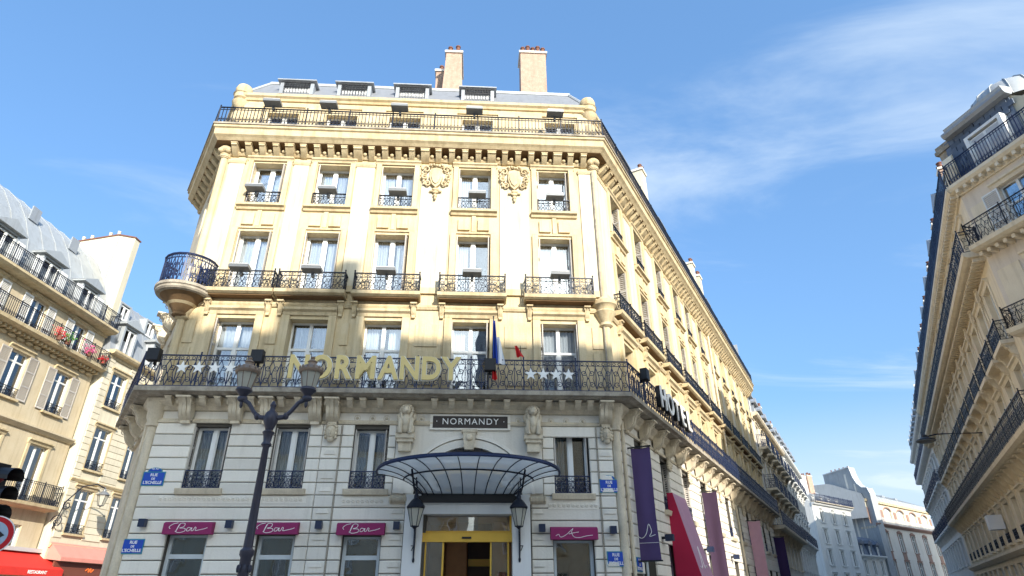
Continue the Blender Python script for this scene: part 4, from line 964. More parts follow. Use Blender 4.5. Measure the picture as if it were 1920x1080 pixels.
# ---- lanterns hanging under the canopy
def lantern_parts(root, M, rt_, rb, h, fm, hood, gm, k=6):
    cage = MB(); 
    for i in range(k):
        a = 2 * math.pi * i / k; cage.tube([(rb * math.cos(a), rb * math.sin(a), 0), (rt_ * math.cos(a), rt_ * math.sin(a), h)], .012, 4)
    cage.tube([(rt_ * math.cos(2 * math.pi * i / k), rt_ * math.sin(2 * math.pi * i / k), h) for i in range(k)], .02, 4, True).tube([(rb * math.cos(2 * math.pi * i / k), rb * math.sin(2 * math.pi * i / k), 0) for i in range(k)], .018, 4, True)
    cage.lathe([(0, -.14), (.02, -.12), (.015, -.08), (.04, -.05), (rb * .9, -.01), (rb, .01)], seg=k)
    part('cage', cage, fm, root, M)
    V = []; 
    for z, r in ((0.01, rb * .97), (h, rt_ * .97)): V += [(r * math.cos(2 * math.pi * i / k), r * math.sin(2 * math.pi * i / k), z) for i in range(k)]
    part('glazing', MB().add(V, [(i, (i + 1) % k, k + (i + 1) % k, k + i) for i in range(k)]), gm, root, M)
    part('hood', MB().lathe([(rt_ * 1.12, h), (rt_ * 1.14, h + .03), (rt_ * .95, h + .09), (rt_ * .6, h + .19), (rt_ * .32, h + .24), (rt_ * .3, h + .32), (rt_ * .16, h + .36), (.02, h + .45), (0, h + .5)], seg=12), hood, root, M, True)
    part('bulb', MB().ball((0, 0, h * .45), (.035, .035, .08), 8, 6), M_FRAME, root, M, True)
for u_, side in ((-2.66, 'left'), (.10, 'right')):
    M = FRONT.at(u_, -.78, 3.36); a = thing('hanging_lantern', f'black glazed lantern hanging under the {side} end of the canopy', 'lantern', M, group='lanterns at the hotel entrance')
    lantern_parts(a, M, .215, .10, .46, M_IRON, M_IRON, M_LAMPG); part('hanger', MB().tube([(0, 0, .88), (0, 0, 1.15)], .015, 5), M_IRON, a, M)
# ---- banners on the street side
def banner(s_, z0, z1, wd, m_, lb, top=None):
    M = RIGHT.at(s_, -.16, z1); a = thing('banner', lb, 'banner', M, group='fabric banners on the street side of the hotel')
    n_, c_n = 24, 8; V = []; F = []
    for j in range(n_ + 1):
        t = j / n_; z = -(z1 - z0) * t
        for i in range(c_n + 1):
            q_ = i / c_n; V.append((.022 * math.sin(q_ * 7 + s_ + 1.5 * math.sin(t * 3)) * math.sin(math.pi * t) + .03 * math.sin(t * 6 + s_) * q_, -wd * q_ * (1 - .03 * math.sin(math.pi * t)), z - .03 * math.sin(math.pi * q_) * (1 - t)))
    F = [(j * (c_n + 1) + i, j * (c_n + 1) + i + 1, (j + 1) * (c_n + 1) + i + 1, (j + 1) * (c_n + 1) + i) for j in range(n_) for i in range(c_n)]
    part('banner_cloth', MB().add(V, F), m_, a, M, True)
    part('banner_arm', MB().box(-.03, .03, -wd - .04, .1, 0, .04), M_BLACK, a, M); part('banner_arm', MB().box(-.03, .03, -wd - .04, .1, -(z1 - z0) - .04, -(z1 - z0)), M_BLACK, a, M)
    sc = smooth([(-.02, -.35), (.1, -.42), (.22, -.3), (.3, -.05), (.36, -.25), (.3, -.38), (.45, -.34)])
    part('script', MB().tube([(-.04, -x_ * wd * 1.9, z_ - (z1 - z0) + 1.0) for x_, z_ in sc], .01, 4).tube([(-.04, 0, -(z1 - z0) + .45), (-.04, -wd, -(z1 - z0) + .45)], .006, 4), M_WHITEP if m_ is not M_PINKL else M_PINK, a, M)
banner(.85, 2.6, 5.75, .6, M_PURP, 'tall purple banner nearest the right corner of the hotel')
banner(10.3, 1.2, 5.7, .62, M_MAUV, 'tall plum banner beyond the crimson box on the hotel side')
banner(21.6, .6, 5.6, .65, M_PINKL, 'rose banner on the sunlit stretch of the hotel side')
banner(32.0, .4, 5.5, .7, M_PURPD, 'deep purple banner at the far end of the hotel side')
for s0_, lb in ((4.85, 'wedge-shaped banner box with crimson flank and mauve face on the hotel side'),):
    M = RIGHT.at(s0_, -.07, 2.25); a = thing('banner_box', lb, 'banner box', M)
    h = 2.72; wd = 1.85
    part('side_panel', MB().add([(0, 0, 0), (0, -.85, 0), (0, -.2, h), (0, 0, h), (.02, 0, 0), (.02, -.85, 0), (.02, -.2, h), (.02, 0, h)], [(0, 1, 2, 3), (4, 5, 6, 7), (0, 1, 5, 4), (1, 2, 6, 5), (2, 3, 7, 6)]), M_CRIM, a, M)
    part('side_panel', MB().add([(wd, 0, 0), (wd, -.85, 0), (wd, -.2, h), (wd, 0, h)], [(0, 1, 2, 3)]), M_CRIM, a, M)
    part('face_panel', MB().add([(.02, -.85, 0), (wd, -.85, 0), (wd, -.2, h), (.02, -.2, h)], [(0, 1, 2, 3)]), M_PINK, a, M)
    part('bottom_frame', MB().box(0, wd, -.86, 0, -.04, 0), M_CRIM, a, M)
    sc = smooth([(.1, .35), (.3, .3), (.5, .5), (.7, 1.0), (.75, .6), (.7, .32), (1.0, .4), (1.2, .35)])
    part('script', MB().tube([(x_ + .2, -.85 + .65 * z_ / h - .012, z_) for x_, z_ in sc], .012, 4), M_WHITEP, a, M)

# ================================================================== other buildings
def facade(root, fr, L, bays, rows, ztop, wm, tm, iron=None, cornice=.5, z0=0, courses=None, dentils=False, detail=True):
    iron = iron or M_IRON; ops = []
    for r_ in rows:
        for c in r_.get('bays', bays): ops.append((c, r_['w'], r_['z'], r_['z'] + r_['h']))
    part('wall', wall_mb(0, L, z0, ztop, ops, .25), wm, root, fr.M)
    part('room', rooms_mb(ops, .25, .8), M_DARK, root, fr.M)
    for r_ in rows:
        z, h, w_ = r_['z'], r_['h'], r_['w']
        for c in r_.get('bays', bays):
            window(root, fr, c, z, w_, h, .2, r_.get('tr', 0), r_.get('fm'), r_.get('curt', 'both'), r_.get('shut'), r_.get('shm', M_SHUTW))
            if detail:
                if r_.get('trim', True):
                    t = MB().box(c - w_ / 2 - .2, c - w_ / 2 - .02, -.05, 0, z, z + h + .02).box(c + w_ / 2 + .02, c + w_ / 2 + .2, -.05, 0, z, z + h + .02) if not r_.get('shut') == 'flat' else MB()
                    t.prism([(0, z + h + .02), (-.06, z + h + .02), (-.1, z + h + .16), (-.18, z + h + .2), (-.18, z + h + .27), (0, z + h + .28)], c - w_ / 2 - .24, c + w_ / 2 + .24)
                    part('surround', t, tm, root, fr.M)
            if r_.get('bal') in (None, 'guard'):
                part('sill', MB().box(c - w_ / 2 - .15, c + w_ / 2 + .15, -.16, 0, z - .12, z - .005), tm, root, fr.M)
            if r_.get('bal') == 'guard': part('window_guard', railing([(fr.p2(c - w_ / 2, -.06), fr.p2(c + w_ / 2, -.06))], z, .5, r_.get('style', 'scroll'), .5, False), iron, root, I4)
            if r_.get('bal') == 'each':
                o_ = r_.get('off', .6); hw = w_ / 2 + .45
                b = part('balcony', MB().box(c - hw, c + hw, -o_, 0, z - .2, z - .03), tm, root, fr.M)
                part('railing', railing(fseg(fr, c - hw + .04, c + hw - .04, o_ - .05), z - .03, r_.get('bh', .95), r_.get('style', 'scroll'), .5, True), iron, b, I4)
                cm = proto(('cn', tm.name), lambda: console_mb(.2, .5, .4).mesh('bracket', tm))
                for sg_ in (-1, 1): link('bracket', cm, b, fr.at(c + sg_ * (hw - .2), 0, z - .2))
        if r_.get('bal') == 'long':
            o_ = r_.get('off', .65); a, b_ = r_.get('span', (0, L))
            b = part('balcony', MB().prism([(0, z - .34), (-o_ * .8, z - .3), (-o_, z - .22), (-o_ - .03, z - .05), (0, z - .04)], a, b_), r_.get('sm', tm), root, fr.M)
            part('railing', railing(fseg(fr, a + .03, b_ - .03, o_ - .06), z - .04, r_.get('bh', .95), r_.get('style', 'scroll'), r_.get('pw', .55), True), iron, b, I4)
            if r_.get('cons'):
                cm = proto(('cn2', tm.name), lambda: console_mb(.28, .6, .5).mesh('bracket', tm)); k = int((b_ - a) / r_['cons'])
                for i in range(k): link('bracket', cm, b, fr.at(a + (i + .5) * (b_ - a) / k, 0, z - .33))
            if r_.get('dent'):
                dm = proto(('dm', tm.name), lambda: MB().box(-.07, .07, -.45, 0, -.16, 0).mesh('dentil', tm)); k = int((b_ - a) / .33)
                for i in range(k): link('dentil', dm, b, fr.at(a + (i + .5) * (b_ - a) / k, 0, z - .345))
        if r_.get('band'): part('band', MB().prism([(0, z - r_['band'] - .1), (-.08, z - r_['band'] - .08), (-.16, z - r_['band'] + .05), (-.16, z - r_['band'] + .1), (0, z - r_['band'] + .12)], 0, L), tm, root, fr.M)
    if cornice: part('cornice', MB().prism([(0, ztop - .5), (-.08, ztop - .5), (-.12, ztop - .32), (-cornice * .8, ztop - .26), (-cornice, ztop - .14), (-cornice, ztop), (0, ztop + .02)], -.1, L + .1), tm, root, fr.M)
    if dentils:
        dm = proto(('dm', tm.name), lambda: MB().box(-.07, .07, -.45, 0, -.16, 0).mesh('dentil', tm)); k = min(150, int(L / .36))
        for i in range(k): link('dentil', dm, root, fr.at((i + .5) * L / k, .12, ztop - .27))
def mans(root, fr, L, z0, prof, m_, seams=0, name='roof', depth=8, flash=None):
    """roof skin from profile of (inset, rise); seams = spacing of standing seams"""
    pts = [(i_, z0 + r_) for i_, r_ in prof]
    mb = MB(); V = [(0, y, z) for y, z in pts] + [(L, y, z) for y, z in pts]; n = len(pts)
    F = [(i, i + 1, n + i + 1, n + i) for i in range(n - 1)]; mb.add(V, F); y, z = pts[-1]; mb.quad((0, y, z), (L, y, z), (L, depth, z + .1), (0, depth, z + .1))
    ends = [(y_, z_) for y_, z_ in pts] + [(depth, pts[-1][1] + .1), (depth, z0 - 3), (pts[0][0], z0 - 3)]
    for x_ in (0, L): mb.add([(x_, y_, z_) for y_, z_ in ends], [tuple(range(len(ends)))])
    mb.quad((0, depth, z0 - 3), (L, depth, z0 - 3), (L, depth, pts[-1][1] + .1), (0, depth, pts[-1][1] + .1))
    rf_ = part(name, mb, m_, root, fr.M)
    if seams:
        k = int(L / seams); sm = MB()
        for i in range(k + 1):
            x_ = i * L / k; sm.tube([(x_, y_ - .02, z_ + .02) for y_, z_ in pts], .022, 4)
        part('standing_seams', sm, m_, rf_, fr.M)
    return rf_
def rdormer(root, fr, c, z, y, w_, h, zm, ped=True, shut=True, fm=None):
    M = fr.at(c, y, z); hw = w_ / 2
    d = part('dormer', MB().box(-hw - .16, -hw, 0, 1.6, 0, h + .1).box(hw, hw + .16, 0, 1.6, 0, h + .1).box(-hw - .16, hw + .16, 0, 1.6, h + .1, h + .22), zm, root, M)
    if ped: part('pediment', MB().prism([(-.22, 0), (-.22, .1), (1.2, .1), (1.2, 0)], -hw - .4, hw + .4).plate([(-hw - .42, .1), (hw + .42, .1), (0, .62)], -.2, 1.3), zm, d, M @ T(0, 0, h + .222))
    part('dormer_room', MB().box(-hw, hw, .45, .5, 0, h + .1), M_DARK, d, M)
    wm_, pn_ = proto(('w', w_, h, 0, (fm or M_FRAME).name), lambda: win_meshes(w_, h, 0, fm or M_FRAME)); wo = link('window', wm_, d, M @ T(0, .12, 0))
    return d

# ---- left street: ochre building with the curved zinc roof
A1 = R(1.5); nL = Vector((math.cos(A1), -math.sin(A1))); o1 = -28 * nL + Vector((math.sin(A1), math.cos(A1))) * 19.4
LB = Fr(o1, az=A1); LB_L = 17.0
lb = thing('apartment_building', 'ochre stone building with a curved pale zinc roof and a red restaurant awning', 'building', LB.at(8, 4, 0))
bb = [.7, 4.2, 7.7, 11.2, 14.7]
facade(lb, LB, LB_L, bb, [
    dict(z=15.15, h=1.95, w=1.25, bal='long', bh=1.0, style='bars', shut='flat', shm=M_FRAME, dent=True, off=.8, sm=M_TRIM, trim=True),
    dict(z=11.5, h=2.45, w=1.35, bal='guard', shut='flat', shm=M_SHUT, tr=.78, band=0, curt='both'),
    dict(z=6.6, h=3.0, w=1.4, bal='long', bh=1.05, style='bars', span=(12.4, 16.8), off=.7, curt=None),
    dict(z=3.95, h=1.5, w=1.5, curt='full', trim=False)], 17.75, M_LB, M_TRIM, cornice=.75)
part('band', MB().prism([(0, 10.2), (-.1, 10.22), (-.28, 10.4), (-.28, 10.5), (0, 10.52)], 0, LB_L), M_LB, lb, LB.M)
part('railing', railing(fseg(LB, .05, LB_L - .05, .7), 17.77, 1.0, 'bars', .5), M_IRON, lb, I4)
mp = [(.35, 0), (.5, 1.2), (.85, 2.6), (1.45, 3.9), (2.3, 5.2), (3.4, 6.2), (4.8, 7.0), (6.0, 7.3)]
mans(lb, LB, LB_L, 17.75, mp, M_ZINCL, 1.15)
for c in bb: rdormer(lb, LB, c, 17.85, .15, 1.3, 1.75, M_ZINCL)
for i, c in enumerate(bb):
    for sg_ in (-1, 1): part('dormer_shutter', MB().box(c + sg_ * 1.02 - .26, c + sg_ * 1.02 + .26, .1, .14, 17.9, 19.5), M_FRAME, lb, LB.M)
    if i in (3, 4): part('skylight', MB().box(c - 1.2, c - .5, 0, .08, 0, .9), M_ZINC, lb, LB.at(0, 1.65, 22.1) @ T(0, 0, 0))
sc_ = MB()
for i in range(26): sc_.ball((.5 + i * .64, -.1, 14.55), (.3, .12, .12), 8, 4)
part('lambrequin', sc_, M_TRIM, lb, LB.M, True)
# party wall with chimneys rising over it
pw = thing('party_wall', 'tall cream plastered party wall with chimney pots rising above the curved roof', 'wall', LB.at(LB_L, 3, 0))
o2 = LB.p2(LB_L + .02, 0)
part('wall', MB().plate([(-5.4, 0), (-.15, 0), (-.15, 25.0), (-1.45, 25.3), (-4.9, 24.7), (-4.9, 24.1), (-5.4, 24.1)], 0, .55).box(-1.7, -1.35, -.08, 0, 18, 25.0), M_PLAS, pw, Matrix(((nL.x, -nL.y * -1, 0, o2.x), (nL.y, nL.x, 0, o2.y), (0, 0, 1, 0), (0, 0, 0, 1))) if False else T(o2.x, o2.y, 0) @ RZ(-A1))
part('coping', MB().plate([(-5.0, 24.7), (-1.45, 25.3), (-.1, 25.02), (-.1, 25.12), (-1.45, 25.4), (-5.0, 24.8)][::-1], -.06, .62), M_TERRA, pw, T(o2.x, o2.y, 0) @ RZ(-A1))
for i, x_ in enumerate((-4.2, -3.6, -2.3, -1.7)): part('chimney_pot', MB().lathe([(.13, 0), (.1, .1), (.1, .42), (.12, .44), (.12, .5), (.04, .5)], 0, 0, 10), M_PLAS, pw, T(o2.x, o2.y, 0) @ RZ(-A1) @ T(x_, .25, 24.75 + (x_ + 4.9) * .17))
# awning with lettering
M = LB.at(15.0, -.02, 3.2); ra = thing('restaurant_awning', 'red awning lettered RESTAURANT on the ochre building at the left edge', 'awning', M)
part('awning_cloth', MB().prism([(0, .95), (-1.3, .1), (-1.3, 0), (-1.26, 0), (0, .85)], -4.5, 2.9).prism([(-1.3, -.28), (-1.33, -.28), (-1.33, .1), (-1.3, .1)], -4.5, 2.9), M_RED, ra, M)
part('awning_box', MB().box(-4.5, 2.9, -.25, 0, .95, 1.15), M_BOXL, ra, M)
link('lettering', text_mesh('RESTAURANT', .23, .004, M_WHITEP, .004), ra, M @ T(.9, -1.345, -.1) @ RX90)
# flower pots
for i, (c, m_, nm) in enumerate(((12.3, M_FLR, 'red'), (13.0, M_LEAF, 'lime green'), (14.9, M_FLP, 'pink'), (16.3, M_FLR, 'small red'))):
    M = LB.at(c, -.92, 15.15); p_ = thing('potted_flowers', f'pot of {nm} {"leaves" if m_ is M_LEAF else "flowers"} on the balcony rail of the ochre building' + (' at its end' if i == 3 else ''), 'potted plant', M, group='potted flowers on the left balcony')
    part('pot', MB().lathe([(0, 0), (.12, 0), (.16, .25), (.14, .25)], seg=10), M_TERRA, p_, M)
    rnd = random.Random(i); mb = MB(); sc_ = .7 if i == 3 else 1
    for k in range(150):
        v = Vector((rnd.gauss(0, .24), rnd.gauss(0, .13), .42 + rnd.gauss(0, .13))) * sc_; a = Vector((rnd.uniform(-1, 1), rnd.uniform(-1, 1), rnd.uniform(-1, 1))).normalized() * .06; b = a.orthogonal().normalized() * .05
        mb.quad(v - a, v - b, v + a, v + b)
    part('blossom', mb, m_, p_, M)
# ---- second left building with rusticated piers, blue mansard
A2_ = R(4); o3 = Vector((-26.55, 37.35)); LC = Fr(o3, az=A2_); LCL = 9.5
lc = thing('apartment_building', 'cream rusticated building with grey blue mansard behind the left corner of the hotel', 'building', LC.at(4, 4, 0))
facade(lc, LC, LCL, [1.55, 4.9, 8.2], [
    dict(z=12.95, h=2.3, w=1.45, bal='guard', tr=.72, curt='full'), dict(z=9.0, h=2.6, w=1.5, bal='guard', tr=.76, curt='both', band=.75), dict(z=5.3, h=2.5, w=1.5, bal='guard', tr=.76, curt='both', band=.75), dict(z=.5, h=3.0, w=2.2, curt=None, trim=False)], 16.5, M_LBL, M_TRIM, cornice=.45)
part('end_wall', MB().box(-.02, 0, 0, 6, 0, 16.5), M_LBL, lc, LC.M)
for j in range(29):
    z = 5.0 + j * .385
    for a, b in ((.03, .72), (2.4, 4.05)):
        me = proto(('blkB', round(b - a, 2)), lambda: block_mesh(b - a - .02, .37, .05, .025, M_LBL)); link('stone_block', me, lc, LC.at((a + b) / 2, -.001, z + .19))
mans(lc, LC, LCL, 16.5, [(.1, 0), (.9, 3.2), (1.6, 4.3), (3.5, 5.0)], M_ZINC, .8)
for c in (1.3, 4.6, 7.9): rdormer(lc, LC, c, 16.65, -.05, 1.1, 1.7, M_ZINCL); 
for c in (.9, 3.9): rdormer(lc, LC, c, 19.1, .6, .9, .95, M_ZINCL, ped=False)
M = LC.at(2.6, -.02, 3.75); sa = thing('shop_awning', 'salmon folding awning on the cream rusticated building', 'awning', M)
part('awning_cloth', MB().prism([(0, 1.0), (-.9, .2), (-.9, 0), (0, .1)], -2.5, 4), M_SALMON, sa, M)
part('awning_sign', MB().box(-2.5, 4, -.6, -.5, -.75, -.02), mat('brown sign', (.16, .05, .03), .6), sa, M)
part('sign_mark', MB().tube([(x_ * .7 + .4, -.62, z_ * .7 - .42) for x_, z_ in smooth([(-.4, 0), (-.1, .2), (0, -.1), (.2, .2), (.3, -.1), (.55, .15)])], .03, 4), mat('orange mark', (.7, .15, .03), .6), sa, M)
M = LC.at(-.2, -.05, 6.3); wl = thing('wall_lantern', 'ornate wall lantern on a scrolled iron bracket at the corner of the cream building', 'lantern', M)
part('bracket', MB().tube([(0, 0, -.9), (.05, -.3, .6), (.3, -.9, 1.5), (.9, -1.3, 1.7), (1.5, -1.4, 1.55)], .035, 6).tube([(0, -.15 + p[0], -.5 + p[2]) for p in spiral(0, 0, .4, .05, 0, 1.5, 14)], .03, 5).tube([(.1, -.4 + p[0], .4 + p[2]) for p in spiral(0, 0, .3, .05, 2, -1.5, 14)], .03, 5), M_IRON, wl, M)
lantern_parts(wl, M @ T(1.5, -1.4, .55), .3, .16, .6, M_IRON, M_BOX, M_LAMPG)

# ---- right-hand block: street side and splayed front
ARB = R(29.0); nR = Vector((math.cos(ARB), -math.sin(ARB))); eR = Vector((math.sin(ARB), math.cos(ARB)))
RC = nR * 6.55 + eR * 28.1
RL = 40.0; RS = Fr(RC + eR * RL, e=-eR); RF = Fr(RC, az=R(167)); RFL = 6.6
rb = thing('apartment_building', 'pale stone corner block with stacked iron balconies at the right edge', 'building', RF.at(2, 4, 0))
rbays = [RL - 1.9 - 2.55 * i for i in range(15)]
facade(rb, RS, RL, rbays, [
    dict(z=14.4, h=2.0, w=1.2, bal='long', bh=.95, off=.7, pw=.6, dent=True),
    dict(z=10.75, h=2.5, w=1.15, bal='each', off=.45, bh=.8, tr=0),
    dict(z=7.45, h=2.4, w=1.2, bal='long', bh=1.0, off=.75, cons=1.27, pw=.5),
    dict(z=4.3, h=1.8, w=1.2, bal='guard', style='bars'), dict(z=.4, h=2.9, w=1.7, curt=None, trim=False)], 17.45, M_RB, M_RB, cornice=.42, dentils=True)
part('shop_cornice', MB().prism([(0, 3.6), (-.1, 3.6), (-.3, 3.8), (-.3, 3.95), (0, 4.0)], 0, RL), M_RB, rb, RS.M)
for c in rbays:
    part('panel', MB().box(c - 1.28 + .2, c - 1.28 + .46, -.05, 0, 10.9, 13.6).box(c - 1.28 - .06, c - 1.28 + .14, -.08, 0, 10.9, 13.9), M_RB, rb, RS.M)
CRB = crest_mb().mesh('carved_crest', M_RB, True)
for c in rbays: link('carved_crest', CRB, rb, RS.at(c - 1.28, -.08, 13.2) @ Matrix.Scale(.7, 4))
part('railing', railing(fseg(RS, .05, RL - .05, .38), 17.47, .95, 'bars', .55), M_IRON2, rb, I4)
mans(rb, RS, RL, 17.45, [(.35, 0), (.95, 2.7), (2.2, 3.5)], M_SLATE, 0)
for i, c in enumerate(rbays): rdormer(rb, RS, c, 17.5, .1, 1.05, 1.6, M_ZINC, ped=bool(i % 2))
facade(rb, RF, RFL, [2.15, 5.1], [
    dict(z=14.4, h=1.95, w=1.35, bal='long', bh=.95, off=.7, tr=.55, shut='flat', shm=M_FRAME, dent=True, curt=None),
    dict(z=10.75, h=2.4, w=1.3, bal='long', off=.5, bh=.8, curt='both'), dict(z=7.45, h=2.4, w=1.3, bal='long', bh=1.0, off=.75, cons=1.1), dict(z=4.3, h=1.8, w=1.2), dict(z=.4, h=2.9, w=1.7, curt=None, trim=False)], 17.45, M_RBF, M_RB, cornice=.42, dentils=True)
part('railing', railing(fseg(RF, .05, RFL - .05, .38), 17.47, .95, 'bars', .5), M_IRON2, rb, I4)
mans(rb, RF, 3.1, 17.45, [(.12, 0), (.3, 2.35), (.9, 2.5)], M_SLATE, 0, depth=4)
part('flank_wall', MB().plate([(3.1, 17.4), (RFL, 17.4), (RFL, 18.6), (3.5, 19.5), (3.1, 19.9)], .35, 4), M_PLAS, rb, RF.M)
for j in range(9):                                    # courses of slates on the front slope
    for i in range(6): part('slate', MB().box(.02 + i * .5 + .25 * (j % 2), .48 + i * .5 + .25 * (j % 2), -.012 - .01 * ((i * 7 + j * 3) % 3), .03, 0, .25), M_SLATE, rb, RF.at(0, .11 + j * .0195, 17.6 + j * .25)) if not (1.3 < i * .5 + .25 < 2.9 and j < 6) else None
part('roof_cornice', MB().prism([(.3, 19.82), (-.02, 19.85), (-.12, 19.98), (-.12, 20.08), (.5, 20.12)], .3, 3.25), M_ZINC, rb, RF.M)
part('roof_cornice', MB().prism([(.5, 20.12), (-.04, 20.14), (-.08, 20.26), (.5, 20.3)], .45, 3.2), M_ZINCL, rb, RF.M)
dm_ = part('roof_dome', MB().lathe([(1.45, 20.1), (1.42, 20.6), (1.25, 21.0), (.9, 21.3), (.45, 21.45), (0, 21.5)], 2.2, 1.8, 28), M_ZINCL, rb, RF.M, True)
sm_ = MB()
for i in range(14):
    a = 2 * math.pi * i / 14; sm_.tube([(2.2 + r * math.cos(a), 1.8 + r * math.sin(a), z) for r, z in ((1.47, 20.1), (1.44, 20.6), (1.27, 21.02), (.91, 21.33), (.45, 21.48))], .03, 4)
part('standing_seams', sm_, M_ZINCL, dm_, RF.M)
for c in (1.95,):
    d = rdormer(rb, RF, c, 17.5, -.12, 1.35, 1.45, M_FRAME, ped=False); part('blind', MB().box(-.6, .6, .08, .11, .3, 1.4), M_CURT, d, RF.at(c, -.12, 17.5))
part('corner_chimney', MB().box(-.42, .12, .35, 1.0, 17.4, 19.6).box(-.52, .22, .25, 1.1, 19.6, 19.78).box(-.47, .17, .3, 1.05, 19.78, 20.0), M_SLAB, rb, RF.M)
part('corner_scroll', MB().prism([(0, 17.45), (-.3, 17.5), (-.22, 18.3), (-.1, 18.9), (0, 19.0)], -.1, .35), M_RB, rb, RF.M)
for i in range(6): chimney(rb, RS.at(RL - 5 - i * 6, 1.2, 19.9), .6, 1.0, 1.5, 0, 3)
bk = MB(); a, b, c_ = RF.p2(RFL), RF.p2(RFL) + Vector((14, 3)), RS.p2(0) + Vector((9, -5))
for p, q in ((a, b), (b, c_), (c_, RS.p2(0))): bk.quad((p.x, p.y, 0), (q.x, q.y, 0), (q.x, q.y, 17.4), (p.x, p.y, 17.4))
part('rear_wall', bk, M_GRB, rb, I4)
part('panel', MB().box(.2, .95, -.04, 0, 14.6, 16.2), M_RB, rb, RF.M); part('panel', MB().box(.2, 1.1, -.04, 0, 11.0, 13.2), M_RB, rb, RF.M)
# wire-hung street lamp on the right
M = RS.at(RL - 9.0, -.8, 8.8); ml = thing('street_lamp', 'dark dish street lamp on a thin arm from the right balcony', 'lamp', M)
part('arm', MB().tube([(0, 0, 0), (-.1, -1.8, .18), (0, -2.3, .1)], .035, 6), M_IRON, ml, M)
part('dish', MB().lathe([(0, .2), (.1, .18), (.16, .05), (.42, -.06), (.45, -.1), (.2, -.12), (0, -.12)], 0, -2.4, 16), M_BLACK, ml, M, True)
part('shade_rim', MB().lathe([(.43, -.1), (.45, -.13), (.3, -.2), (0, -.22)], 0, -2.4, 16), M_BOX, ml, M, True)
M = RS.at(RL - 17, -.12, 5.3); thing('shop_sign', 'small white and red box sign low on the right-hand block', 'sign', M, MB().box(-.45, .45, -.7, 0, -.3, .45).mesh('shop_sign', M_SIGNW))
# a second right-hand building further along
RC2 = RC + eR * RL; R2 = Fr(RC2 + eR * 26, e=-eR); r2b = thing('apartment_building', 'white building with shallow balconies beyond the pale corner block on the right', 'building', R2.at(12, 4, 0))
facade(r2b, R2, 26, [2 + 2.75 * i for i in range(9)], [dict(z=14.6, h=1.8, w=1.15, bal='long', bh=.9, style='bars', off=.55), dict(z=11.2, h=2.2, w=1.15, bal='each', off=.45), dict(z=7.6, h=2.4, w=1.15, bal='each', off=.55), dict(z=4.2, h=1.9, w=1.15), dict(z=.4, h=2.8, w=1.7, curt=None, trim=False)], 17.2, M_WB, M_WB, iron=M_IRON2)
mans(r2b, R2, 26, 17.2, [(.3, 0), (.9, 2.6), (2.5, 3.4)], M_SLATE, 0)
for i in range(9): rdormer(r2b, R2, 2 + 2.75 * i, 17.25, .1, 1.0, 1.5, M_ZINCL, ped=True)
part('end_wall', MB().box(26, 26.02, 0, 8, 0, 20), M_WB, r2b, R2.M); part('end_wall', MB().box(-.02, 0, 0, 8, 0, 20), M_WB, r2b, R2.M)

# ---- hotel side of the street, beyond the hotel
def side_building(o_, az_, L, bays, ztop, lbl, wm, tm, iron, rows, roof_m, prof=((.3, 0), (1.0, 2.6), (2.6, 3.4)), nd=True, chims=()):
    fr = Fr(o_, az=az_); b = thing('apartment_building', lbl, 'building', fr.at(L / 2, 4, 0))
    facade(b, fr, L, bays, rows, ztop, wm, tm, iron)
    mans(b, fr, L, ztop, list(prof), roof_m, 0)
    part('end_wall', MB().box(-.02, 0, 0, 8, 0, ztop), wm, b, fr.M); part('end_wall', MB().box(L, L + .02, 0, 8, 0, ztop), wm, b, fr.M)
    if nd:
        for c in bays: rdormer(b, fr, c, ztop + .05, .1, 1.0, 1.5, M_ZINC, ped=True)
    for s_ in chims: chimney(b, fr.at(s_, 1.6, ztop + 2.2), .7, 1.2, 2.4, 0, 3, M_PLAS)
    return b, fr
eH = RIGHT.e
sbays = [1.6 + 2.9 * i for i in range(6)]
side_building(RIGHT.p2(LR + .05, -.05), AR, 17.5, sbays, 14.9, 'grey stone building with navy iron balconies directly beyond the hotel', M_GRB, M_LOWT, M_IRON2,
    [dict(z=12.3, h=1.8, w=1.15, bal='each', off=.75, style='bars'), dict(z=9.2, h=2.1, w=1.15, bal='each', off=.8), dict(z=6.5, h=2.0, w=1.15, bal='long', off=.85, cons=1.45), dict(z=3.9, h=1.6, w=1.15), dict(z=.3, h=2.8, w=1.9, curt=None, trim=False)], M_SLATE, chims=(8, 16.5))
side_building(RIGHT.p2(LR + 17.6, 0), AR, 20, [1.6 + 2.8 * i for i in range(7)], 15.6, 'narrow fronted white building second along beyond the hotel', M_WB, M_WB, M_IRON2,
    [dict(z=13.0, h=1.8, w=1.1, bal='each', off=.6, style='bars'), dict(z=10.0, h=2.1, w=1.1, bal='guard'), dict(z=7.0, h=2.1, w=1.1, bal='each', off=.6), dict(z=4.1, h=1.8, w=1.1), dict(z=.3, h=2.8, w=1.9, curt=None, trim=False)], M_ZINC, chims=(1.5, 10, 19))
# ---- far end of the street
FO = RIGHT.p2(86, 0); AF = R(50); K = 1.33
fw = Fr(FO, az=AF)
b, fr = side_building(FO, AF, 12.6, [2.4, 6.2, 10.0], 14.3, 'white building with shutters and zinc roof at the end of the street', M_WB, M_WB, M_IRON2,
    [dict(z=11.7, h=1.9, w=1.1, shut='flat', shm=M_FRAME, curt=None), dict(z=8.8, h=1.9, w=1.1, shut='flat', shm=M_FRAME, curt=None), dict(z=5.9, h=2.0, w=1.1, shut='flat', shm=M_FRAME, curt=None), dict(z=2.8, h=2.0, w=1.15)], M_ZINCL, prof=((.8, 0), (1.2, 1.0), (5.5, 3.6)), nd=False)
part('balcony', MB().box(0, 12.6, -.75, 0, 14.31, 14.45), M_SLAB, b, fr.M); part('railing', railing(fseg(fr, .05, 12.5, .7), 14.45, 1.0, 'bars', .6), M_IRON2, b, I4)
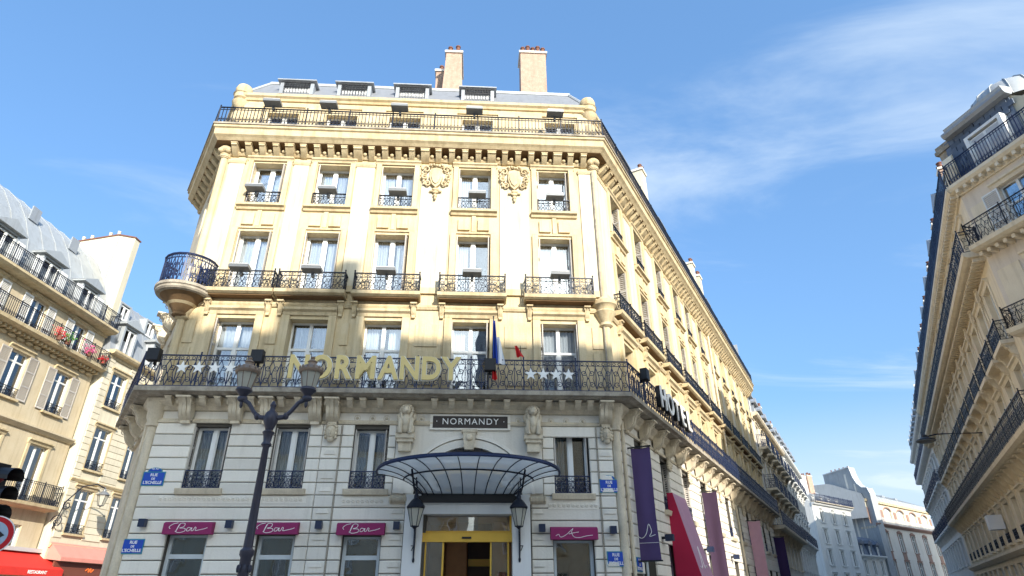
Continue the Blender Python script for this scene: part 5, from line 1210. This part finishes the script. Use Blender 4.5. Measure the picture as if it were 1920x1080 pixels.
for c in (2.4, 5.0, 7.6, 10.2): rdormer(b, fr, c, 14.6, .7, .9, .8, M_ZINCL, ped=False)
for s_, w2, h_ in ((.7, 1.3, 5.0), (6.4, 2.4, 3.6), (9.0, 1.6, 3.9)): chimney(b, fr.at(s_, 4.0, 15.6), w2, .9, h_, 0, 4, M_PLAS if s_ < 1 else M_BRICK if s_ > 8 else M_WB)
PC = fr.p2(22.2, .0); pf = Fr(PC, e=(.29, -.96))
gb = thing('party_wall', 'grey blank party wall with a stepped top beside the brick-arched building', 'wall', pf.at(-4, 0, 0))
gp = [(-9.5, 0), (-9.5, 22.2), (-3.1, 22.5), (-2.75, 20.6), (-2.2, 19.5), (-1.3, 18.7), (-.3, 18.5), (0, 17.6), (.0, 0)]
part('wall', MB().plate(gp, 0, 1.2), M_GB, gb, pf.M)
part('coping', MB().tube([(x_, .0, z_ + .06) for x_, z_ in gp[1:-1]], .13, 4), M_WB, gb, pf.M)
for z, x0, x1 in ((16.6, -4.6, -.8), (12.2, -3.6, -.2)):
    for k in range(int((x1 - x0) / .55)): part('tie_plate', MB().box(x0 + k * .55, x0 + k * .55 + .36, -.06, 0, z, z + .35), M_TERRA if z > 14 else M_LOWT, gb, pf.M)
for x0, x1, z0_, z1_ in ((-4.6, -4.2, 2, 21.5), (-2.9, -2.6, 2, 19.6)): part('flue_strip', MB().box(x0, x1, -.05, 0, z0_, z1_), M_LOW, gb, pf.M)
for i in range(5): part('chimney_pot', MB().lathe([(.13, 0), (.1, .5), (.13, .55), (0, .55)], 0, 0, 8), M_TERRA, gb, pf.at(-7.8 + i * 1.0, .5, 22.3))
bl = thing('low_house', 'low house with a deep blue slate mansard at the end of the street', 'building', fr.at(17, 0, 0))
fb = Fr(fr.p2(12.7, .3), az=AF)
facade(bl, fb, 9.3, [1.6, 4.6, 7.6], [dict(z=4.9, h=2.0, w=1.1), dict(z=1.5, h=2.2, w=1.1)], 7.7, M_GRB, M_WB, M_IRON2)
mans(bl, fb, 9.3, 7.7, [(.1, 0), (.6, 2.2), (1.6, 2.9)], M_SLATE, 0, depth=5)
for c in (1.6, 4.6, 7.6): rdormer(bl, fb, c, 7.8, .0, .9, 1.3, M_SLATE, ped=True)
bo = Fr(fr.p2(22.3, .3), az=AF); br = thing('brick_building', 'grey building with brick arches, bright attic and zinc mansard closing the street', 'building', bo.at(12, 4, 0))
bays_ = [3.0 + 5.8 * i for i in range(5)]
facade(br, bo, 29.5, bays_, [dict(z=8.7, h=2.9, w=1.7, tr=.7), dict(z=4.3, h=2.9, w=1.7, tr=.7), dict(z=.5, h=2.6, w=1.7)], 12.9, M_GRB, M_BRK, M_IRON2, cornice=.6)
for c in bays_:
    for z in (8.7, 4.3):
        pts = [(c + (1.15 if k_ < 13 else .9) * math.cos(R(t)), z + 2.6 + (.85 if k_ < 13 else .6) * math.sin(R(t))) for k_, t in enumerate(list(range(0, 181, 15)) + list(range(180, -1, -15)))]
        part('brick_arch', MB().plate(pts[::-1], -.09, 0), M_BRK, br, bo.M); part('brick_apron', MB().box(c - .8, c + .8, -.06, 0, z - 1.25, z - .14), M_BRK, br, bo.M)
part('attic_wall', wall_mb(0, 29.5, 12.92, 16.8, [(c, 2.9, 13.8, 16.0) for c in bays_], .3, .9), M_PLAS, br, bo.M)
part('attic_glazing', MB().box(.1, 29.4, 1.15, 1.2, 13.8, 16.0), M_CURT, br, bo.M)
for c in bays_:
    pts = [(c + (1.75 if k_ < 13 else 1.45) * math.cos(R(t)), 15.5 + (.75 if k_ < 13 else .5) * math.sin(R(t))) for k_, t in enumerate(list(range(0, 181, 15)) + list(range(180, -1, -15)))]
    part('brick_arch', MB().plate(pts[::-1], .84, .9), M_BRK, br, bo.M)
for i in range(6): x_ = bays_[0] - 2.9 + 5.8 * i; part('brick_pier', MB().box(max(.02, x_ - .55), min(29.4, x_ + .55), .82, .9, 12.93, 15.5), M_BRK, br, bo.M)
part('attic_cornice', MB().box(0, 29.5, .6, .9, 16.5, 16.9), M_TRIM, br, bo.M)
part('attic_balustrade', railing([(bo.p2(.1, -.4), bo.p2(29.4, -.4))], 12.95, .9, 'bars', .7), M_WHITE, br, I4)
mans(br, bo, 29.5, 16.85, [(.9, 0), (1.3, 1.0), (6.5, 3.2)], M_ZINCL, 1.4, depth=11)
for c in (6, 13, 19): part('roof_light', MB().box(c, c + 1.2, 2.6, 3.4, 17.8, 18.8), M_ZINC, br, bo.M)

# ---- buildings across the square behind the viewpoint (seen in reflections, they shade the lower storeys)
OB = Fr((24.0, -9.0), e=(-1, 0)); ob = thing('apartment_building', 'stone building facing the hotel from across the square', 'building', OB.at(12, 4, 0))
OBL = 23.0
facade(ob, OB, OBL, [2 + 3.15 * i for i in range(7)], [dict(z=15.2, h=2.0, w=1.2, bal='long', style='bars'), dict(z=11.8, h=2.2, w=1.2, bal='guard'), dict(z=8.2, h=2.4, w=1.2, bal='long'), dict(z=4.6, h=2.0, w=1.2), dict(z=.4, h=3, w=1.8, trim=False)], 18.6, M_LB, M_TRIM)
mans(ob, OB, OBL, 18.6, [(.3, 0), (1.0, 2.6), (3.5, 5.3)], M_SLATEG, 0)
for a_ in (0, OBL): part('end_wall', MB().box(a_ - .02 if a_ == 0 else a_, a_ if a_ == 0 else a_ + .02, 0, 8, 0, 18.6), M_LB, ob, OB.M)
part('raised_storey', MB().box(0, 5.6, 3.4, 8, 18.6, 24.6), M_LB, ob, OB.M)
for a, b_, z in ((14.7, 17.1, 25.1), (15.0, 15.6, 26.6), (19.9, 20.6, 24.4), (9.0, 10.4, 23.9)): part('chimney', MB().box(a, b_, 3.5, 4.4, 20, z), M_BRICK, ob, OB.M)

OB2 = Fr((2.0, -42.0), e=(-1, 0)); ob2 = thing('apartment_building', 'long stone terrace closing the far side of the square', 'building', OB2.at(30, 4, 0))
facade(ob2, OB2, 62, [2.5 + 3.8 * i for i in range(16)], [dict(z=15.0, h=2.0, w=1.4, bal=None, curt=None), dict(z=11.6, h=2.2, w=1.4, curt=None), dict(z=8.0, h=2.4, w=1.4, curt=None), dict(z=4.4, h=2.0, w=1.4, curt=None), dict(z=.4, h=3, w=2.2, trim=False, curt=None)], 18.0, M_LBL, M_TRIM)
mans(ob2, OB2, 62, 18.0, [(.3, 0), (1.0, 2.6), (3.5, 3.8)], M_SLATEG, 0)
# unseen block added behind the right-hand row to shade the far buildings
OC = Fr(Vector((52.5, 79.5)) + Vector((math.sin(R(50)), math.cos(R(50)))) * 46, e=(-math.sin(R(50)), -math.cos(R(50)))); oc = thing('apartment_building', 'unseen building added behind the right-hand row to shade the far end of the street', 'building', OC.at(20, 4, 0))
facade(oc, OC, 46, [2.5 + 3.7 * i for i in range(12)], [dict(z=14, h=2.0, w=1.3, curt=None), dict(z=10.6, h=2.2, w=1.3, curt=None), dict(z=7, h=2.4, w=1.3, curt=None), dict(z=3, h=2.4, w=1.3, curt=None)], 17.4, M_WB, M_WB)
mans(oc, OC, 46, 17.4, [(.3, 0), (.9, 2.6), (1.6, 4.2)], M_SLATE, 0)
part('end_wall', MB().box(46, 46.02, 0, 8, 0, 20.5), M_WB, oc, OC.M)

# ================================================================== pavements
ra_, rb_, rc_, rd_ = RIGHT.p2(0, -2.6), RIGHT.p2(84, -2.6), RIGHT.p2(84, -11), RIGHT.p2(0, -11)
thing('road', None, None, I4, MB().quad(*[(p.x, p.y, .005) for p in (ra_, rd_, rc_, rb_)]).mesh('road', M_ASPH), kind='structure')
cl_ = MB()
for i in range(20): a_, b_ = RIGHT.p2(2 + i * 4, -6.75), RIGHT.p2(4 + i * 4, -6.9); cl_.quad((a_.x, a_.y, .01), (RIGHT.p2(2 + i * 4, -6.9).x, RIGHT.p2(2 + i * 4, -6.9).y, .01), (b_.x, b_.y, .01), (RIGHT.p2(4 + i * 4, -6.75).x, RIGHT.p2(4 + i * 4, -6.75).y, .01))
thing('road_marking', None, None, I4, cl_.mesh('road_marking', M_SIGNW), kind='structure')

pv = MB()
def outline(pts, z0, z1):
    n_ = len(pts); V = [(p[0], p[1], z0) for p in pts] + [(p[0], p[1], z1) for p in pts]
    return MB().add(V, [tuple(range(n_, 2 * n_))] + [(i, (i + 1) % n_, n_ + (i + 1) % n_, n_ + i) for i in range(n_)])
hp = [tuple(p) for p in offpath(PATH, 2.4)]
thing('pavement', None, None, I4, outline(hp + [tuple(PE), tuple(PRt), tuple(PL), tuple(PLE)], 0, .13).mesh('pavement', M_PAVE), kind='structure')
q = [RF.p2(RFL, -1.8), RF.p2(-.5, -2.2), RS.p2(0, -2.0), RS.p2(0, 0), RC, RF.p2(RFL, 0)]
thing('pavement', None, None, I4, outline([tuple(p) for p in q][::-1], 0, .13).mesh('pavement', M_PAVE), kind='structure')
q = [LB.p2(-20, -3), LB.p2(28, -3), LB.p2(28, 0), LB.p2(-20, 0)]
thing('pavement', None, None, I4, outline([tuple(p) for p in q], 0, .13).mesh('pavement', M_PAVE), kind='structure')

# ================================================================== street furniture
M = T(-4.05, 10, 0); sl_ = thing('street_lamp', 'two-armed lamp post with brown hooded lanterns in front of the hotel', 'lamp post', M, )
part('post', MB().lathe([(.2, 0), (.2, .3), (.15, .4), (.13, .9), (.15, 1.0), (.10, 1.1), (.08, 1.6), (.08, 2.2), (.105, 2.24), (.105, 2.3), (.07, 2.34), (.05, 3.85), (.085, 3.9), (.06, 3.95), (.075, 4.05), (.1, 4.1), (.06, 4.14), (.08, 4.2), (.11, 4.27), (.12, 4.34), (.10, 4.42), (.05, 4.47), (.04, 4.52), (.055, 4.56), (.025, 4.62), (0, 4.64)], seg=16), M_POST, sl_, M, True)
orn = MB()
for j in range(6):
    for i in range(8): a = 2 * math.pi * (i + .5 * (j % 2)) / 8; orn.ball((.088 * math.cos(a), .088 * math.sin(a), 1.3 + .15 * j), (.025, .025, .06), 5, 4)
part('post_ornament', orn, M_POST, sl_, M)
for sg_ in (-1, 1):
    part('arm', MB().tube([(sg_ * .08, 0, 4.34), (sg_ * .22, 0, 4.36), (sg_ * .32, 0, 4.46), (sg_ * .42, 0, 4.60), (sg_ * .52, 0, 4.66)], [.045, .04, .035, .035, .04], 8).ball((sg_ * .24, 0, 4.37), (.05, .06, .06), 8, 6).ball((sg_ * .55, 0, 4.68), (.09, .07, .06), 10, 6).ball((sg_ * .55, 0, 4.58), (.03, .03, .07), 8, 5), M_POST, sl_, M, True)
    lh = part('lantern', MB().lathe([(.04, 4.70), (.1, 4.78), (.14, 4.82), (.13, 4.86)], sg_ * .55, 0, 12), M_POST, sl_, M, True)
    LMt = M @ T(sg_ * .55, 0, 4.86) @ Matrix.Scale(.86, 4)
    V = []; k = 8
    for z, r in ((0, .13), (.31, .2)): V += [(r * math.cos(2 * math.pi * i / k), r * math.sin(2 * math.pi * i / k), z) for i in range(k)]
    part('glazing', MB().add(V, [(i, (i + 1) % k, k + (i + 1) % k, k + i) for i in range(k)]), M_LAMPG, lh, LMt)
    cg = MB()
    for i in range(k): a = 2 * math.pi * i / k; cg.tube([(.131 * math.cos(a), .131 * math.sin(a), 0), (.203 * math.cos(a), .203 * math.sin(a), .31)], .009, 4)
    part('glazing_bars', cg, M_LAMPB, lh, LMt)
    part('hood', MB().lathe([(.21, .30), (.235, .32), (.245, .36), (.215, .39), (.19, .43), (.13, .47), (.085, .49), (.08, .53), (.1, .55), (.065, .58), (.03, .61), (.045, .64), (0, .68)], seg=16), M_LAMPB, lh, LMt, True)
    cr = MB()
    for i in range(12): a = 2 * math.pi * i / 12; cr.ball((.225 * math.cos(a), .225 * math.sin(a), .40), (.025, .025, .04), 5, 4)
    part('crest_ring', cr, M_LAMPB, lh, LMt)
    part('bulb', MB().ball((0, 0, .16), (.05, .05, .1), 8, 6), M_FRAME, lh, LMt, True)
# traffic light and no-entry disc at the left edge
tp = Vector((-7.62, 9.0)); fac = Matrix.Rotation(R(38), 4, 'Z')
M = T(tp.x, tp.y, 0) @ RZ(R(82)); tl = thing('traffic_light', 'black traffic light with visors cut by the left edge of the view', 'traffic light', M)
part('pole', MB().tube([(0, 0, 0), (0, 0, 3.5)], .05, 10), M_BLACK, tl, M, True)
hd = part('head', MB().box(-.15, .15, -.2, .02, 2.58, 3.42), M_BLACK, tl, M)
for i in range(3):
    z = 2.74 + .25 * i; V = []; F = []
    for j in range(9): a = R(-20 + 220 * j / 8); V += [(.12 * math.cos(a), -.2, z + .12 * math.sin(a)), (.14 * math.cos(a), -.5, z + .13 * math.sin(a) - .03)]
    part('visor', MB().add(V, [(2 * j, 2 * j + 2, 2 * j + 3, 2 * j + 1) for j in range(8)]), M_BLACK, hd, M)
    part('lens', MB().ball((0, -.225, z), (.1, .02, .1), 10, 6), mat(('green lens', 'amber lens', 'red lens')[i], ((.0, .12, .06), (.2, .09, .0), (.2, .0, .0))[i], .3), hd, M, True)
M = T(-7.15, 8.9, 2.44) @ fac; rs = thing('road_sign', 'round red-rimmed prohibition sign with a black arrow at the left edge', 'road sign', M)
dsk = lambda r, y0, y1: MB().plate([(r * math.cos(R(t)), r * math.sin(R(t))) for t in range(0, 360, 10)][::-1], y0, y1)
part('rim', dsk(.25, -.03, -.02), M_SIGNW, rs, M); part('ring', dsk(.235, -.034, -.03), M_SIGNR, rs, M); part('face', dsk(.175, -.038, -.034), M_SIGNG, rs, M)
part('arrow', MB().plate([(-.14, -.02), (.06, -.02), (.06, -.06), (.14, 0), (.06, .06), (.06, .02), (-.14, .02)][::-1], -.042, -.038), M_BLACK, rs, M)
part('post', MB().tube([(0, 0, -2.44), (0, 0, .2)], .03, 8), M_BOX, rs, M)
bpy.context.view_layer.update()
